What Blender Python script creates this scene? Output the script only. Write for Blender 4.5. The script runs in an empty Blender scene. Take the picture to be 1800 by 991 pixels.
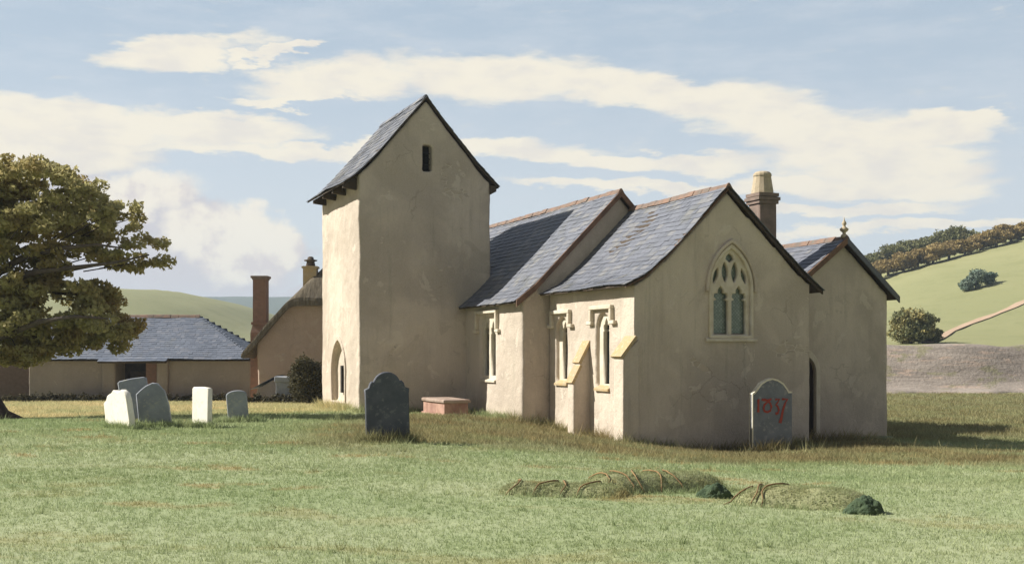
import bpy, bmesh, math, random
import numpy as np
from mathutils import Vector, Matrix
from mathutils import noise as mnoise

random.seed(7)
rng = np.random.default_rng(7)
scene = bpy.context.scene
COL = scene.collection
PI = math.pi
R = math.radians

E = 2.35          # eye height above the sill of the chancel's south-east corner
F = 2021.0        # focal length in pixels of the 1800 px wide picture
CX, HY = 900.0, 618.0

# ------------------------------------------------------------------ helpers
def P(px, py, d):
    """point seen at pixel (px, py) at depth d"""
    return Vector(((px - CX) / F * d, d, E + (HY - py) / F * d))

def smooth(t):
    t = np.clip(t, 0, 1)
    return t * t * (3 - 2 * t)

def link(o, parent=None):
    COL.objects.link(o)
    if parent is not None:
        o.parent = parent
    return o

def mesh_np(name, verts, faces, mats, parent=None, midx=None, smooth_=False):
    me = bpy.data.meshes.new(name)
    me.from_pydata(verts, [], faces)
    if not isinstance(mats, (list, tuple)):
        mats = [mats]
    for m in mats:
        me.materials.append(m)
    if midx is not None:
        me.polygons.foreach_set('material_index', midx)
    if smooth_:
        me.polygons.foreach_set('use_smooth', [True] * len(me.polygons))
    me.update()
    return link(bpy.data.objects.new(name, me), parent)

def fast_mesh(name, V, nper, mats, parent=None, attrs=None):
    """V (n, nper, 3): n separate faces of nper corners each"""
    n = V.shape[0]
    me = bpy.data.meshes.new(name)
    me.vertices.add(n * nper)
    me.vertices.foreach_set('co', V.reshape(-1).astype(np.float32))
    me.loops.add(n * nper)
    me.loops.foreach_set('vertex_index', np.arange(n * nper, dtype=np.int32))
    me.polygons.add(n)
    me.polygons.foreach_set('loop_start', np.arange(0, n * nper, nper, dtype=np.int32))
    me.polygons.foreach_set('loop_total', np.full(n, nper, dtype=np.int32))
    me.update(calc_edges=True)
    if not isinstance(mats, (list, tuple)):
        mats = [mats]
    for m in mats:
        me.materials.append(m)
    if attrs:
        for k, a in attrs.items():
            at = me.attributes.new(k, 'FLOAT', 'POINT')
            at.data.foreach_set('value', a.astype(np.float32))
    return link(bpy.data.objects.new(name, me), parent)

class MB:
    """collects simple shapes into one mesh"""
    def __init__(self):
        self.v, self.f = [], []
    def add(self, v, f):
        k = len(self.v)
        self.v += [tuple(p) for p in v]
        self.f += [tuple(i + k for i in q) for q in f]
    def box(self, x0, x1, y0, y1, z0, z1):
        self.add([(x0, y0, z0), (x1, y0, z0), (x1, y1, z0), (x0, y1, z0),
                  (x0, y0, z1), (x1, y0, z1), (x1, y1, z1), (x0, y1, z1)],
                 [(0, 3, 2, 1), (4, 5, 6, 7), (0, 1, 5, 4), (1, 2, 6, 5), (2, 3, 7, 6), (3, 0, 4, 7)])
    def hexa(self, p):
        self.add(p, [(0, 3, 2, 1), (4, 5, 6, 7), (0, 1, 5, 4), (1, 2, 6, 5), (2, 3, 7, 6), (3, 0, 4, 7)])
    def prism(self, poly, a, b, fn):
        """poly of (u, v) extruded from a to b; fn(u, v, w) -> xyz"""
        n = len(poly)
        v = [fn(u, w, a) for u, w in poly] + [fn(u, w, b) for u, w in poly]
        f = [tuple(range(n - 1, -1, -1)), tuple(range(n, 2 * n))]
        for i in range(n):
            j = (i + 1) % n
            f.append((i, j, n + j, n + i))
        self.add(v, f)
    def tube(self, pts, rad, sides=8):
        pts = [Vector(p) for p in pts]
        rings = []
        up = Vector((0.13, 0.21, 0.97))
        for i, p in enumerate(pts):
            t = (pts[min(i + 1, len(pts) - 1)] - pts[max(i - 1, 0)]).normalized()
            a = t.cross(up)
            if a.length < 0.05:
                a = t.cross(Vector((1, 0, 0)))
            a.normalize()
            b = t.cross(a)
            rings.append([p + (a * math.cos(2 * PI * k / sides) + b * math.sin(2 * PI * k / sides)) * rad[i] for k in range(sides)])
        v = [q for r in rings for q in r]
        f = []
        for i in range(len(pts) - 1):
            for k in range(sides):
                m = (k + 1) % sides
                f.append((i * sides + k, i * sides + m, (i + 1) * sides + m, (i + 1) * sides + k))
        f.append(tuple(range(sides - 1, -1, -1)))
        f.append(tuple(range((len(pts) - 1) * sides, len(pts) * sides)))
        self.add(v, f)
    def lathe(self, prof, cx, cy, sides=14):
        v, f = [], []
        for r, z in prof:
            for k in range(sides):
                v.append((cx + r * math.cos(2 * PI * k / sides), cy + r * math.sin(2 * PI * k / sides), z))
        for i in range(len(prof) - 1):
            for k in range(sides):
                m = (k + 1) % sides
                f.append((i * sides + k, i * sides + m, (i + 1) * sides + m, (i + 1) * sides + k))
        f.append(tuple(range(sides - 1, -1, -1)))
        f.append(tuple(range((len(prof) - 1) * sides, len(prof) * sides)))
        self.add(v, f)
    def build(self, name, mat, parent=None, fix=True, smooth_=False):
        o = mesh_np(name, self.v, self.f, mat, parent, smooth_=smooth_)
        if fix:
            bm = bmesh.new(); bm.from_mesh(o.data)
            bmesh.ops.recalc_face_normals(bm, faces=bm.faces)
            bm.to_mesh(o.data); bm.free()
        return o

def thing(name, label, cat, loc=(0, 0, 0), rz=0, group=None):
    o = bpy.data.objects.new(name, None)
    COL.objects.link(o)
    o.location = loc; o.rotation_euler = (0, 0, rz)
    o.empty_display_size = 0.3
    return tag(o, label, cat, group)

def tag(o, label=None, cat=None, group=None, kind=None):
    if label: o['label'] = label
    if cat: o['category'] = cat
    if group: o['group'] = group
    if kind: o['kind'] = kind
    return o

def baked(o, mods):
    """apply modifiers without operators"""
    for kind, kw in mods:
        m = o.modifiers.new(kind.lower(), kind)
        for k, v in kw.items():
            setattr(m, k, v)
    dg = bpy.context.evaluated_depsgraph_get()
    dg.update()
    me = bpy.data.meshes.new_from_object(o.evaluated_get(dg))
    mats = list(o.data.materials)
    o.modifiers.clear()
    old = o.data
    o.data = me
    me.name = old.name
    if not me.materials:
        for m in mats: me.materials.append(m)
    bpy.data.meshes.remove(old)
    return o

def old_wall(name, mb, mat, parent, cut=None, vox=0.07, amp=0.022, scl=0.9):
    """a solid of old lime-rendered masonry: openings cut, corners softened, faces slightly uneven"""
    o = mb.build(name, mat, parent)
    if cut is not None:
        c = cut.build('cutter', mat, parent)
        baked(o, [('BOOLEAN', dict(operation='DIFFERENCE', object=c, solver='EXACT'))])
        bpy.data.objects.remove(c)
    baked(o, [('REMESH', dict(mode='VOXEL', voxel_size=vox, use_smooth_shade=True))])
    me = o.data
    n = len(me.vertices)
    co = np.empty(n * 3); me.vertices.foreach_get('co', co); co = co.reshape(-1, 3)
    off = np.array([mnoise.noise_vector(Vector(p) * scl) for p in co]) * amp \
        + np.array([mnoise.noise_vector(Vector(p) * scl * 4.1) for p in co]) * amp * 0.35
    co += off
    me.vertices.foreach_set('co', co.reshape(-1)); me.update()
    if not me.materials: me.materials.append(mat)
    return o

# ------------------------------------------------------------------ materials
def nodes(name):
    m = bpy.data.materials.new(name); m.use_nodes = True
    nt = m.node_tree
    b = nt.nodes['Principled BSDF']
    return m, nt, b

def N(nt, typ, **kw):
    n = nt.nodes.new(typ)
    for k, v in kw.items():
        if k in ('operation', 'blend_type', 'data_type', 'noise_dimensions', 'feature', 'attribute_name', 'wave_type', 'interpolation_type', 'use_clamp', 'clamp_factor', 'distance'):
            setattr(n, k, v)
    return n

def setin(n, **kw):
    for k, v in kw.items():
        n.inputs[k.replace('_', ' ')].default_value = v
    return n

def noise(nt, vec, scale, detail=4, rough=0.55, stretch=None, dist=0.0):
    if stretch is not None:
        mp = nt.nodes.new('ShaderNodeMapping'); mp.inputs['Scale'].default_value = stretch
        nt.links.new(vec, mp.inputs['Vector']); vec = mp.outputs['Vector']
    n = nt.nodes.new('ShaderNodeTexNoise')
    n.inputs['Scale'].default_value = scale; n.inputs['Detail'].default_value = detail
    n.inputs['Roughness'].default_value = rough; n.inputs['Distortion'].default_value = dist
    nt.links.new(vec, n.inputs['Vector'])
    return n.outputs['Fac']

def ramp(nt, fac, a, b):
    n = nt.nodes.new('ShaderNodeMapRange'); n.interpolation_type = 'SMOOTHSTEP'
    n.inputs['From Min'].default_value = a; n.inputs['From Max'].default_value = b
    nt.links.new(fac, n.inputs['Value'])
    return n.outputs['Result']

def mix(nt, fac, a, b, mode='MIX'):
    n = nt.nodes.new('ShaderNodeMix'); n.data_type = 'RGBA'; n.blend_type = mode
    for i, s in ((0, fac), (6, a), (7, b)):
        if isinstance(s, (int, float)): n.inputs[i].default_value = s
        elif isinstance(s, tuple): n.inputs[i].default_value = (*s[:3], 1)
        else: nt.links.new(s, n.inputs[i])
    return n.outputs[2]

def math_(nt, op, a, b=None, clamp=False):
    n = nt.nodes.new('ShaderNodeMath'); n.operation = op; n.use_clamp = clamp
    for i, s in ((0, a), (1, b)):
        if s is None: continue
        if isinstance(s, (int, float)): n.inputs[i].default_value = s
        else: nt.links.new(s, n.inputs[i])
    return n.outputs[0]

def bump(nt, b, h, strength, dist):
    n = nt.nodes.new('ShaderNodeBump')
    n.inputs['Strength'].default_value = strength; n.inputs['Distance'].default_value = dist
    nt.links.new(h, n.inputs['Height'])
    nt.links.new(n.outputs['Normal'], b.inputs['Normal'])

def objco(nt):
    return nt.nodes.new('ShaderNodeTexCoord').outputs['Object']

def island(nt):
    return nt.nodes.new('ShaderNodeNewGeometry').outputs['Random Per Island']

def m_plain(name, c1, c2, scale=3.0, rough=0.9, bs=0.4, bd=0.01, bscale=None, spec=0.3, c3=None):
    m, nt, b = nodes(name)
    v = objco(nt)
    f = ramp(nt, noise(nt, v, scale, 6, 0.6), 0.35, 0.65)
    c = mix(nt, f, c1, c2)
    if c3:
        c = mix(nt, ramp(nt, noise(nt, v, scale * 3.3, 5, 0.65), 0.54, 0.66), c, c3)
    nt.links.new(c, b.inputs['Base Color'])
    b.inputs['Roughness'].default_value = rough
    b.inputs['Specular IOR Level'].default_value = spec
    bump(nt, b, noise(nt, v, bscale or scale * 7, 5, 0.6), bs, bd)
    return m

def m_render(name, base, dark, warm, light):
    m, nt, b = nodes(name)
    v = objco(nt)
    c = mix(nt, ramp(nt, noise(nt, v, 0.42, 6, 0.6, dist=0.4), 0.38, 0.66), base, dark)
    c = mix(nt, math_(nt, 'MULTIPLY', ramp(nt, noise(nt, v, 0.9, 5, 0.7, stretch=(2.2, 2.2, 0.28)), 0.5, 0.72), 0.55), c, warm)
    # patches where the limewash has scaled off, with crisp edges
    c = mix(nt, math_(nt, 'MULTIPLY', ramp(nt, noise(nt, v, 0.75, 8, 0.62, dist=0.8), 0.595, 0.607), 0.55), c, dark)
    c = mix(nt, math_(nt, 'MULTIPLY', ramp(nt, noise(nt, v, 1.25, 8, 0.6, dist=0.5), 0.615, 0.626), 0.55), c, light)
    # rubble stone where the coat has come away
    peel = ramp(nt, noise(nt, v, 0.62, 9, 0.66, dist=1.0), 0.655, 0.663)
    vo = nt.nodes.new('ShaderNodeTexVoronoi'); vo.feature = 'F1'; vo.inputs['Scale'].default_value = 3.2
    mp = nt.nodes.new('ShaderNodeMapping'); mp.inputs['Scale'].default_value = (1, 1, 1.9)
    nt.links.new(v, mp.inputs['Vector']); nt.links.new(mp.outputs[0], vo.inputs['Vector'])
    ve = nt.nodes.new('ShaderNodeTexVoronoi'); ve.feature = 'DISTANCE_TO_EDGE'; ve.inputs['Scale'].default_value = 3.2
    nt.links.new(mp.outputs[0], ve.inputs['Vector'])
    sp = nt.nodes.new('ShaderNodeSeparateColor'); nt.links.new(vo.outputs['Color'], sp.inputs[0])
    joint = ramp(nt, ve.outputs['Distance'], 0.03, 0.08)
    rub = mix(nt, joint, light, mix(nt, sp.outputs[0], (0.36, 0.29, 0.23), (0.52, 0.42, 0.31)))
    c = mix(nt, math_(nt, 'MULTIPLY', peel, 0.75), c, rub)
    # hairline cracks
    vc = nt.nodes.new('ShaderNodeTexVoronoi'); vc.feature = 'DISTANCE_TO_EDGE'; vc.inputs['Scale'].default_value = 0.55
    wv = nt.nodes.new('ShaderNodeTexNoise'); wv.inputs['Scale'].default_value = 1.7; wv.inputs['Detail'].default_value = 6
    nt.links.new(v, wv.inputs['Vector'])
    va = nt.nodes.new('ShaderNodeVectorMath'); va.operation = 'MULTIPLY_ADD'; va.inputs[1].default_value = (.9, .9, .9)
    nt.links.new(wv.outputs['Color'], va.inputs[0]); nt.links.new(v, va.inputs[2]); nt.links.new(va.outputs[0], vc.inputs['Vector'])
    crack = math_(nt, 'MULTIPLY', ramp(nt, vc.outputs['Distance'], 0.010, 0.003), ramp(nt, noise(nt, v, 0.5, 3), 0.54, 0.60))
    c = mix(nt, math_(nt, 'MULTIPLY', crack, .34), c, (0.16, 0.125, 0.09))
    # rain streaks and grey-green algae in ragged runs
    c = mix(nt, math_(nt, 'MULTIPLY', ramp(nt, noise(nt, v, 1.0, 7, 0.7, stretch=(3.5, 3.5, 0.22)), 0.56, 0.70), 0.35), c, (0.27, 0.245, 0.185))
    c = mix(nt, 0.26, c, mix(nt, noise(nt, v, 26, 3, 0.7), (0.12, 0.10, 0.085), (0.85, 0.76, 0.66)))
    nt.links.new(c, b.inputs['Base Color'])
    b.inputs['Roughness'].default_value = 0.95
    b.inputs['Specular IOR Level'].default_value = 0.15
    h = math_(nt, 'ADD', noise(nt, v, 16, 5, 0.7), math_(nt, 'MULTIPLY', noise(nt, v, 3.2, 4, 0.5), 2.4))
    h = math_(nt, 'ADD', h, math_(nt, 'MULTIPLY', ramp(nt, noise(nt, v, 1.25, 8, 0.6, dist=0.5), 0.61, 0.63), 0.5))
    h = math_(nt, 'SUBTRACT', h, math_(nt, 'MULTIPLY', peel, math_(nt, 'SUBTRACT', 1.9, math_(nt, 'MULTIPLY', joint, 1.2))))
    h = math_(nt, 'SUBTRACT', h, math_(nt, 'MULTIPLY', crack, .5))
    bump(nt, b, h, 0.5, 0.035)
    return m

def m_slate(name, ca, cb, cc, moss=(0.13, 0.12, 0.06), mossy=0.35):
    m, nt, b = nodes(name)
    v = objco(nt)
    r = island(nt)
    c = mix(nt, r, ca, cb)
    c = mix(nt, ramp(nt, math_(nt, 'FRACT', math_(nt, 'MULTIPLY', r, 17.3)), 0.72, 0.9), c, cc)
    c = mix(nt, math_(nt, 'MULTIPLY', ramp(nt, noise(nt, v, 1.1, 6, 0.65), 0.53, 0.68), mossy), c, moss)
    c = mix(nt, 0.3, c, mix(nt, noise(nt, v, 14, 4, 0.6), (0.05, 0.05, 0.06), (0.27, 0.27, 0.30)))
    nt.links.new(c, b.inputs['Base Color'])
    b.inputs['Roughness'].default_value = 0.62
    b.inputs['Specular IOR Level'].default_value = 0.35
    bump(nt, b, noise(nt, v, 22, 4, 0.6), 0.3, 0.01)
    return m

def m_brick(name, c1, c2, mortar, scale, rough=0.9):
    m, nt, b = nodes(name)
    tc = nt.nodes.new('ShaderNodeTexCoord')
    sx = nt.nodes.new('ShaderNodeSeparateXYZ'); nt.links.new(tc.outputs['Object'], sx.inputs[0])
    cb = nt.nodes.new('ShaderNodeCombineXYZ')
    nt.links.new(math_(nt, 'ADD', sx.outputs[0], sx.outputs[1]), cb.inputs[0])
    nt.links.new(sx.outputs[2], cb.inputs[1])
    t = nt.nodes.new('ShaderNodeTexBrick')
    nt.links.new(cb.outputs[0], t.inputs['Vector'])
    t.inputs['Color1'].default_value = (*c1, 1); t.inputs['Color2'].default_value = (*c2, 1)
    t.inputs['Mortar'].default_value = (*mortar, 1); t.inputs['Scale'].default_value = scale
    t.inputs['Mortar Size'].default_value = 0.018; t.inputs['Bias'].default_value = 0.0
    c = mix(nt, 0.3, t.outputs['Color'], mix(nt, noise(nt, tc.outputs['Object'], 6, 5), (0.05, 0.035, 0.03), (0.4, 0.27, 0.2)))
    nt.links.new(c, b.inputs['Base Color'])
    b.inputs['Roughness'].default_value = rough
    bump(nt, b, math_(nt, 'SUBTRACT', noise(nt, tc.outputs['Object'], 20, 3), t.outputs['Fac']), 0.5, 0.012)
    return m

def m_leaf(name, ca, cb, cc, trans=0.25):
    m, nt, b = nodes(name)
    r = island(nt)
    v = nt.nodes.new('ShaderNodeNewGeometry').outputs['Position']
    c = mix(nt, r, ca, cb)
    c = mix(nt, ramp(nt, noise(nt, v, 0.55, 3, 0.6), 0.45, 0.66), c, cc)
    nt.links.new(c, b.inputs['Base Color'])
    b.inputs['Roughness'].default_value = 0.7
    b.inputs['Specular IOR Level'].default_value = 0.2
    t = nt.nodes.new('ShaderNodeBsdfTranslucent'); nt.links.new(c, t.inputs['Color'])
    ms = nt.nodes.new('ShaderNodeMixShader'); ms.inputs[0].default_value = trans
    nt.links.new(b.outputs[0], ms.inputs[1]); nt.links.new(t.outputs[0], ms.inputs[2])
    nt.links.new(ms.outputs[0], nt.nodes['Material Output'].inputs['Surface'])
    return m

GR_A, GR_B = (0.295, 0.355, 0.188), (0.385, 0.425, 0.255)
OLIVE, OLIVE2 = (0.290, 0.245, 0.130), (0.215, 0.180, 0.095)
STRAW = (0.58, 0.49, 0.29)
RUST = (0.37, 0.29, 0.145)

def m_grass(name, blade):
    m, nt, b = nodes(name)
    v = nt.nodes.new('ShaderNodeNewGeometry').outputs['Position']
    def at(n):
        a = nt.nodes.new('ShaderNodeAttribute'); a.attribute_name = n
        return a.outputs['Fac']
    c = mix(nt, ramp(nt, noise(nt, v, 0.35, 5, 0.6), 0.35, 0.65), GR_A, GR_B)
    c = mix(nt, math_(nt, 'MULTIPLY', ramp(nt, noise(nt, v, 0.8, 6, 0.6, stretch=(0.5, 1.6, 1)), 0.56, 0.66), 0.45), c, (0.34, 0.30, 0.14))
    c = mix(nt, math_(nt, 'MULTIPLY', ramp(nt, noise(nt, v, 0.17, 6, 0.65, stretch=(0.7, 1.5, 1), dist=.6), 0.50, 0.62), 0.75), c, (0.265, 0.315, 0.155))
    c = mix(nt, at('olive'), c, mix(nt, ramp(nt, noise(nt, v, 0.7, 5, 0.6), 0.35, 0.65), OLIVE, OLIVE2))
    c = mix(nt, at('straw'), c, STRAW)
    c = mix(nt, at('rust'), c, RUST)
    c = mix(nt, at('far'), c, mix(nt, ramp(nt, noise(nt, v, 0.02, 5, 0.6), 0.35, 0.65), (0.330, 0.308, 0.158), (0.265, 0.262, 0.128)))
    c = mix(nt, math_(nt, 'MULTIPLY', at('far'), math_(nt, 'MULTIPLY', ramp(nt, noise(nt, v, 0.16, 7, 0.7, stretch=(1, .6, 1)), 0.5, 0.68), 0.5)), c, (0.20, 0.205, 0.09))
    c = mix(nt, math_(nt, 'MULTIPLY', at('far'), math_(nt, 'MULTIPLY', ramp(nt, noise(nt, v, 0.6, 5, 0.7), 0.60, 0.66), 0.45)), c, (0.13, 0.135, 0.06))
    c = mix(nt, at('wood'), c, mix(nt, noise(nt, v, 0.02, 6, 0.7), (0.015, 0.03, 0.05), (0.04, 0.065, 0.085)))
    if blade:
        c = mix(nt, island(nt), mix(nt, 1.0, c, (0.72, 0.76, 0.70), 'MULTIPLY'), mix(nt, 1.0, c, (1.4, 1.34, 1.28), 'MULTIPLY'))
    else:
        c = mix(nt, 0.35, c, mix(nt, noise(nt, v, 9, 5, 0.7), (0.06, 0.065, 0.025), (0.34, 0.34, 0.17)))
        bump(nt, b, noise(nt, v, 7, 6, 0.7), 0.6, 0.05)
    nt.links.new(c, b.inputs['Base Color'])
    b.inputs['Roughness'].default_value = 0.85
    b.inputs['Specular IOR Level'].default_value = 0.15
    if blade:
        t = nt.nodes.new('ShaderNodeBsdfTranslucent'); nt.links.new(c, t.inputs['Color'])
        ms = nt.nodes.new('ShaderNodeMixShader'); ms.inputs[0].default_value = 0.4
        nt.links.new(b.outputs[0], ms.inputs[1]); nt.links.new(t.outputs[0], ms.inputs[2])
        nt.links.new(ms.outputs[0], nt.nodes['Material Output'].inputs['Surface'])
    return m

def m_glass(name, c1, c2, lead, sc):
    m, nt, b = nodes(name)
    tc = nt.nodes.new('ShaderNodeTexCoord')
    sx = nt.nodes.new('ShaderNodeSeparateXYZ'); nt.links.new(tc.outputs['Object'], sx.inputs[0])
    cb = nt.nodes.new('ShaderNodeCombineXYZ')
    h = math_(nt, 'ADD', sx.outputs[0], sx.outputs[1])
    nt.links.new(math_(nt, 'ADD', h, sx.outputs[2]), cb.inputs[0])
    nt.links.new(math_(nt, 'SUBTRACT', sx.outputs[2], h), cb.inputs[1])
    t = nt.nodes.new('ShaderNodeTexBrick'); t.offset = 0.0
    nt.links.new(cb.outputs[0], t.inputs['Vector'])
    t.inputs['Color1'].default_value = (*c1, 1); t.inputs['Color2'].default_value = (*c2, 1)
    t.inputs['Mortar'].default_value = (*lead, 1); t.inputs['Scale'].default_value = sc
    t.inputs['Mortar Size'].default_value = 0.02; t.inputs['Brick Width'].default_value = 0.5; t.inputs['Row Height'].default_value = 0.5
    nt.links.new(t.outputs['Color'], b.inputs['Base Color'])
    b.inputs['Roughness'].default_value = 0.18
    b.inputs['Specular IOR Level'].default_value = 0.5
    bump(nt, b, noise(nt, tc.outputs['Object'], 5, 3), 0.25, 0.02)
    return m

M = {}
M['render'] = m_render('lime_render', (0.630, 0.530, 0.432), (0.445, 0.368, 0.298), (0.40, 0.325, 0.26), (0.70, 0.61, 0.505))
M['barn_wall'] = m_render('barn_render', (0.27, 0.22, 0.18), (0.22, 0.18, 0.15), (0.185, 0.145, 0.115), (0.32, 0.265, 0.21))
M['pink_wall'] = m_render('pink_cob', (0.37, 0.255, 0.20), (0.31, 0.215, 0.17), (0.27, 0.18, 0.14), (0.42, 0.31, 0.245))
M['slate'] = m_slate('slate', (0.10, 0.108, 0.135), (0.155, 0.162, 0.198), (0.20, 0.195, 0.20))
M['slate_old'] = m_slate('old_slate', (0.075, 0.08, 0.10), (0.12, 0.125, 0.15), (0.19, 0.18, 0.18), (0.16, 0.14, 0.08), 0.5)
M['barn_slate'] = m_slate('barn_slate', (0.10, 0.125, 0.18), (0.145, 0.17, 0.23), (0.175, 0.19, 0.24), (0.12, 0.12, 0.10), 0.3)
M['deck'] = m_plain('roof_timber', (0.09, 0.065, 0.045), (0.06, 0.045, 0.035), 4)
M['barge'] = m_plain('bargeboard_wood', (0.20, 0.115, 0.075), (0.13, 0.08, 0.058), 3)
M['ridge'] = m_plain('clay_ridge', (0.25, 0.155, 0.115), (0.165, 0.125, 0.105), 2.6, c3=(0.17, 0.155, 0.13))
M['stone'] = m_plain('dressed_stone', (0.65, 0.58, 0.475), (0.55, 0.475, 0.37), 3.0, bs=0.3)
M['ochre'] = m_plain('ochre_lichen_stone', (0.46, 0.325, 0.165), (0.40, 0.315, 0.20), 3.5, c3=(0.50, 0.43, 0.31))
M['buff'] = m_plain('buff_stone', (0.50, 0.41, 0.29), (0.40, 0.32, 0.22), 3.5, c3=(0.33, 0.29, 0.22))
M['glass'] = m_glass('green_glass', (0.17, 0.21, 0.18), (0.26, 0.30, 0.255), (0.07, 0.075, 0.065), 5.0)
M['glass_dark'] = m_glass('dark_glass', (0.035, 0.055, 0.06), (0.075, 0.10, 0.105), (0.02, 0.022, 0.022), 5.0)
M['void'] = m_plain('dark_louvre', (0.018, 0.016, 0.015), (0.03, 0.026, 0.022), 5)
M['door'] = m_plain('oak_door', (0.055, 0.040, 0.030), (0.035, 0.027, 0.022), 4)
M['moss_plinth'] = m_plain('mossy_plinth', (0.19, 0.24, 0.15), (0.26, 0.28, 0.19), 2.5)
M['brick_stack'] = m_brick('chimney_brick', (0.26, 0.12, 0.085), (0.19, 0.095, 0.07), (0.25, 0.20, 0.16), 4.0)
M['stack_stone'] = m_plain('red_sandstone', (0.24, 0.175, 0.145), (0.175, 0.135, 0.112), 4, bs=0.6)
M['brick_dark'] = m_brick('dark_brick', (0.085, 0.05, 0.038), (0.06, 0.04, 0.03), (0.10, 0.08, 0.065), 3.5)
M['slate_stone'] = m_plain('blue_slate_headstone', (0.105, 0.110, 0.135), (0.075, 0.080, 0.100), 3.0, rough=0.75, c3=(0.15, 0.155, 0.17))
M['slate_stone_light'] = m_plain('weathered_slate_headstone', (0.20, 0.21, 0.235), (0.155, 0.165, 0.19), 2.6, rough=0.8, c3=(0.27, 0.27, 0.27))
M['grey_stone'] = m_plain('grey_headstone', (0.31, 0.325, 0.36), (0.25, 0.262, 0.295), 3.2, c3=(0.36, 0.355, 0.335))
M['white_stone'] = m_plain('white_headstone', (0.86, 0.81, 0.72), (0.82, 0.76, 0.66), 3.0, c3=(0.74, 0.69, 0.57))
M['sunlit_edge'] = m_plain('sunlit_edge', (0.76, 0.70, 0.58), (0.66, 0.60, 0.47), 6)  # pale tone stands for sunlight on the dated headstone's edge
M['red_paint'] = m_plain('red_paint', (0.36, 0.055, 0.035), (0.30, 0.05, 0.035), 8, rough=0.6)
M['tomb_pink'] = m_plain('pink_sandstone', (0.44, 0.27, 0.21), (0.29, 0.16, 0.125), 2.2, bs=0.8)
M['tomb_top'] = m_plain('tomb_slab', (0.37, 0.28, 0.23), (0.28, 0.20, 0.16), 3.0)
M['thatch'] = None
M['bark'] = m_plain('bark', (0.14, 0.105, 0.09), (0.09, 0.07, 0.06), 5, bs=1.0, bd=0.03)
M['leaf_oak'] = m_leaf('oak_leaf', (0.350, 0.320, 0.145), (0.480, 0.430, 0.205), (0.370, 0.285, 0.125), 0.45)
M['leaf_dark'] = m_leaf('bush_leaf', (0.060, 0.052, 0.024), (0.095, 0.082, 0.038), (0.05, 0.042, 0.02), 0.15)
M['leaf_green'] = m_leaf('hedge_tree_leaf', (0.150, 0.155, 0.065), (0.205, 0.20, 0.085), (0.17, 0.15, 0.07))
M['leaf_gold'] = m_leaf('autumn_leaf', (0.300, 0.220, 0.090), (0.40, 0.300, 0.13), (0.24, 0.175, 0.08))
M['leaf_blue'] = m_leaf('gorse_leaf', (0.16, 0.215, 0.17), (0.24, 0.28, 0.22), (0.13, 0.18, 0.145))
M['leaf_yellow'] = m_leaf('hawthorn_leaf', (0.16, 0.175, 0.095), (0.25, 0.24, 0.11), (0.36, 0.30, 0.12))
M['grass'] = m_grass('grass_blades', True)
M['turf'] = m_grass('turf', False)
M['withy'] = m_plain('withy', (0.26, 0.165, 0.075), (0.17, 0.11, 0.055), 6)
M['moss'] = m_plain('moss', (0.055, 0.085, 0.045), (0.085, 0.115, 0.060), 7, bs=1.0, bd=0.03)
M['earth'] = m_plain('mauve_earth', (0.37, 0.32, 0.275), (0.23, 0.195, 0.165), 0.16, bs=0.35, bd=0.15, bscale=3.0, c3=(0.45, 0.34, 0.27))
M['track'] = m_plain('pink_track', (0.46, 0.33, 0.23), (0.40, 0.28, 0.19), 0.6)
M['weeds'] = m_leaf('weed_leaf', (0.055, 0.048, 0.022), (0.11, 0.088, 0.042), (0.045, 0.04, 0.02), 0.1)

def m_earth():
    m, nt, b = nodes('ploughed_bank')
    v = objco(nt)
    st = noise(nt, v, 1.0, 8, .7, stretch=(.22, .5, 1.6), dist=.5)
    c = mix(nt, ramp(nt, st, .36, .62), (0.20, 0.165, 0.14), (0.34, 0.285, 0.245))
    c = mix(nt, math_(nt, 'MULTIPLY', ramp(nt, noise(nt, v, 1.0, 8, .7, stretch=(.3, .6, 2.4), dist=.4), .56, .62), .8), c, (0.46, 0.33, 0.255))
    c = mix(nt, math_(nt, 'MULTIPLY', ramp(nt, noise(nt, v, .7, 8, .7, stretch=(.5, .8, 1.2)), .56, .62), .8), c, (0.20, 0.19, 0.09))
    c = mix(nt, .25, c, mix(nt, noise(nt, v, 5, 4, .7), (.06, .05, .04), (.5, .42, .36)))
    nt.links.new(c, b.inputs['Base Color']); b.inputs['Roughness'].default_value = 1.0
    bump(nt, b, math_(nt, 'ADD', st, noise(nt, v, 4, 4, .6)), .6, .12)
    return m
M['earth'] = m_earth()

def m_thatch():
    m, nt, b = nodes('thatch')
    v = objco(nt)
    s = noise(nt, v, 3.0, 6, 0.7, stretch=(5.0, 0.6, 0.7))
    c = mix(nt, ramp(nt, s, 0.3, 0.7), (0.085, 0.070, 0.052), (0.20, 0.168, 0.125))
    c = mix(nt, ramp(nt, noise(nt, v, 0.7, 4), 0.5, 0.7), c, (0.13, 0.11, 0.085))
    nt.links.new(c, b.inputs['Base Color']); b.inputs['Roughness'].default_value = 1.0
    b.inputs['Specular IOR Level'].default_value = 0.05
    bump(nt, b, s, 1.0, 0.06)
    return m
M['thatch'] = m_thatch()

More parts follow.
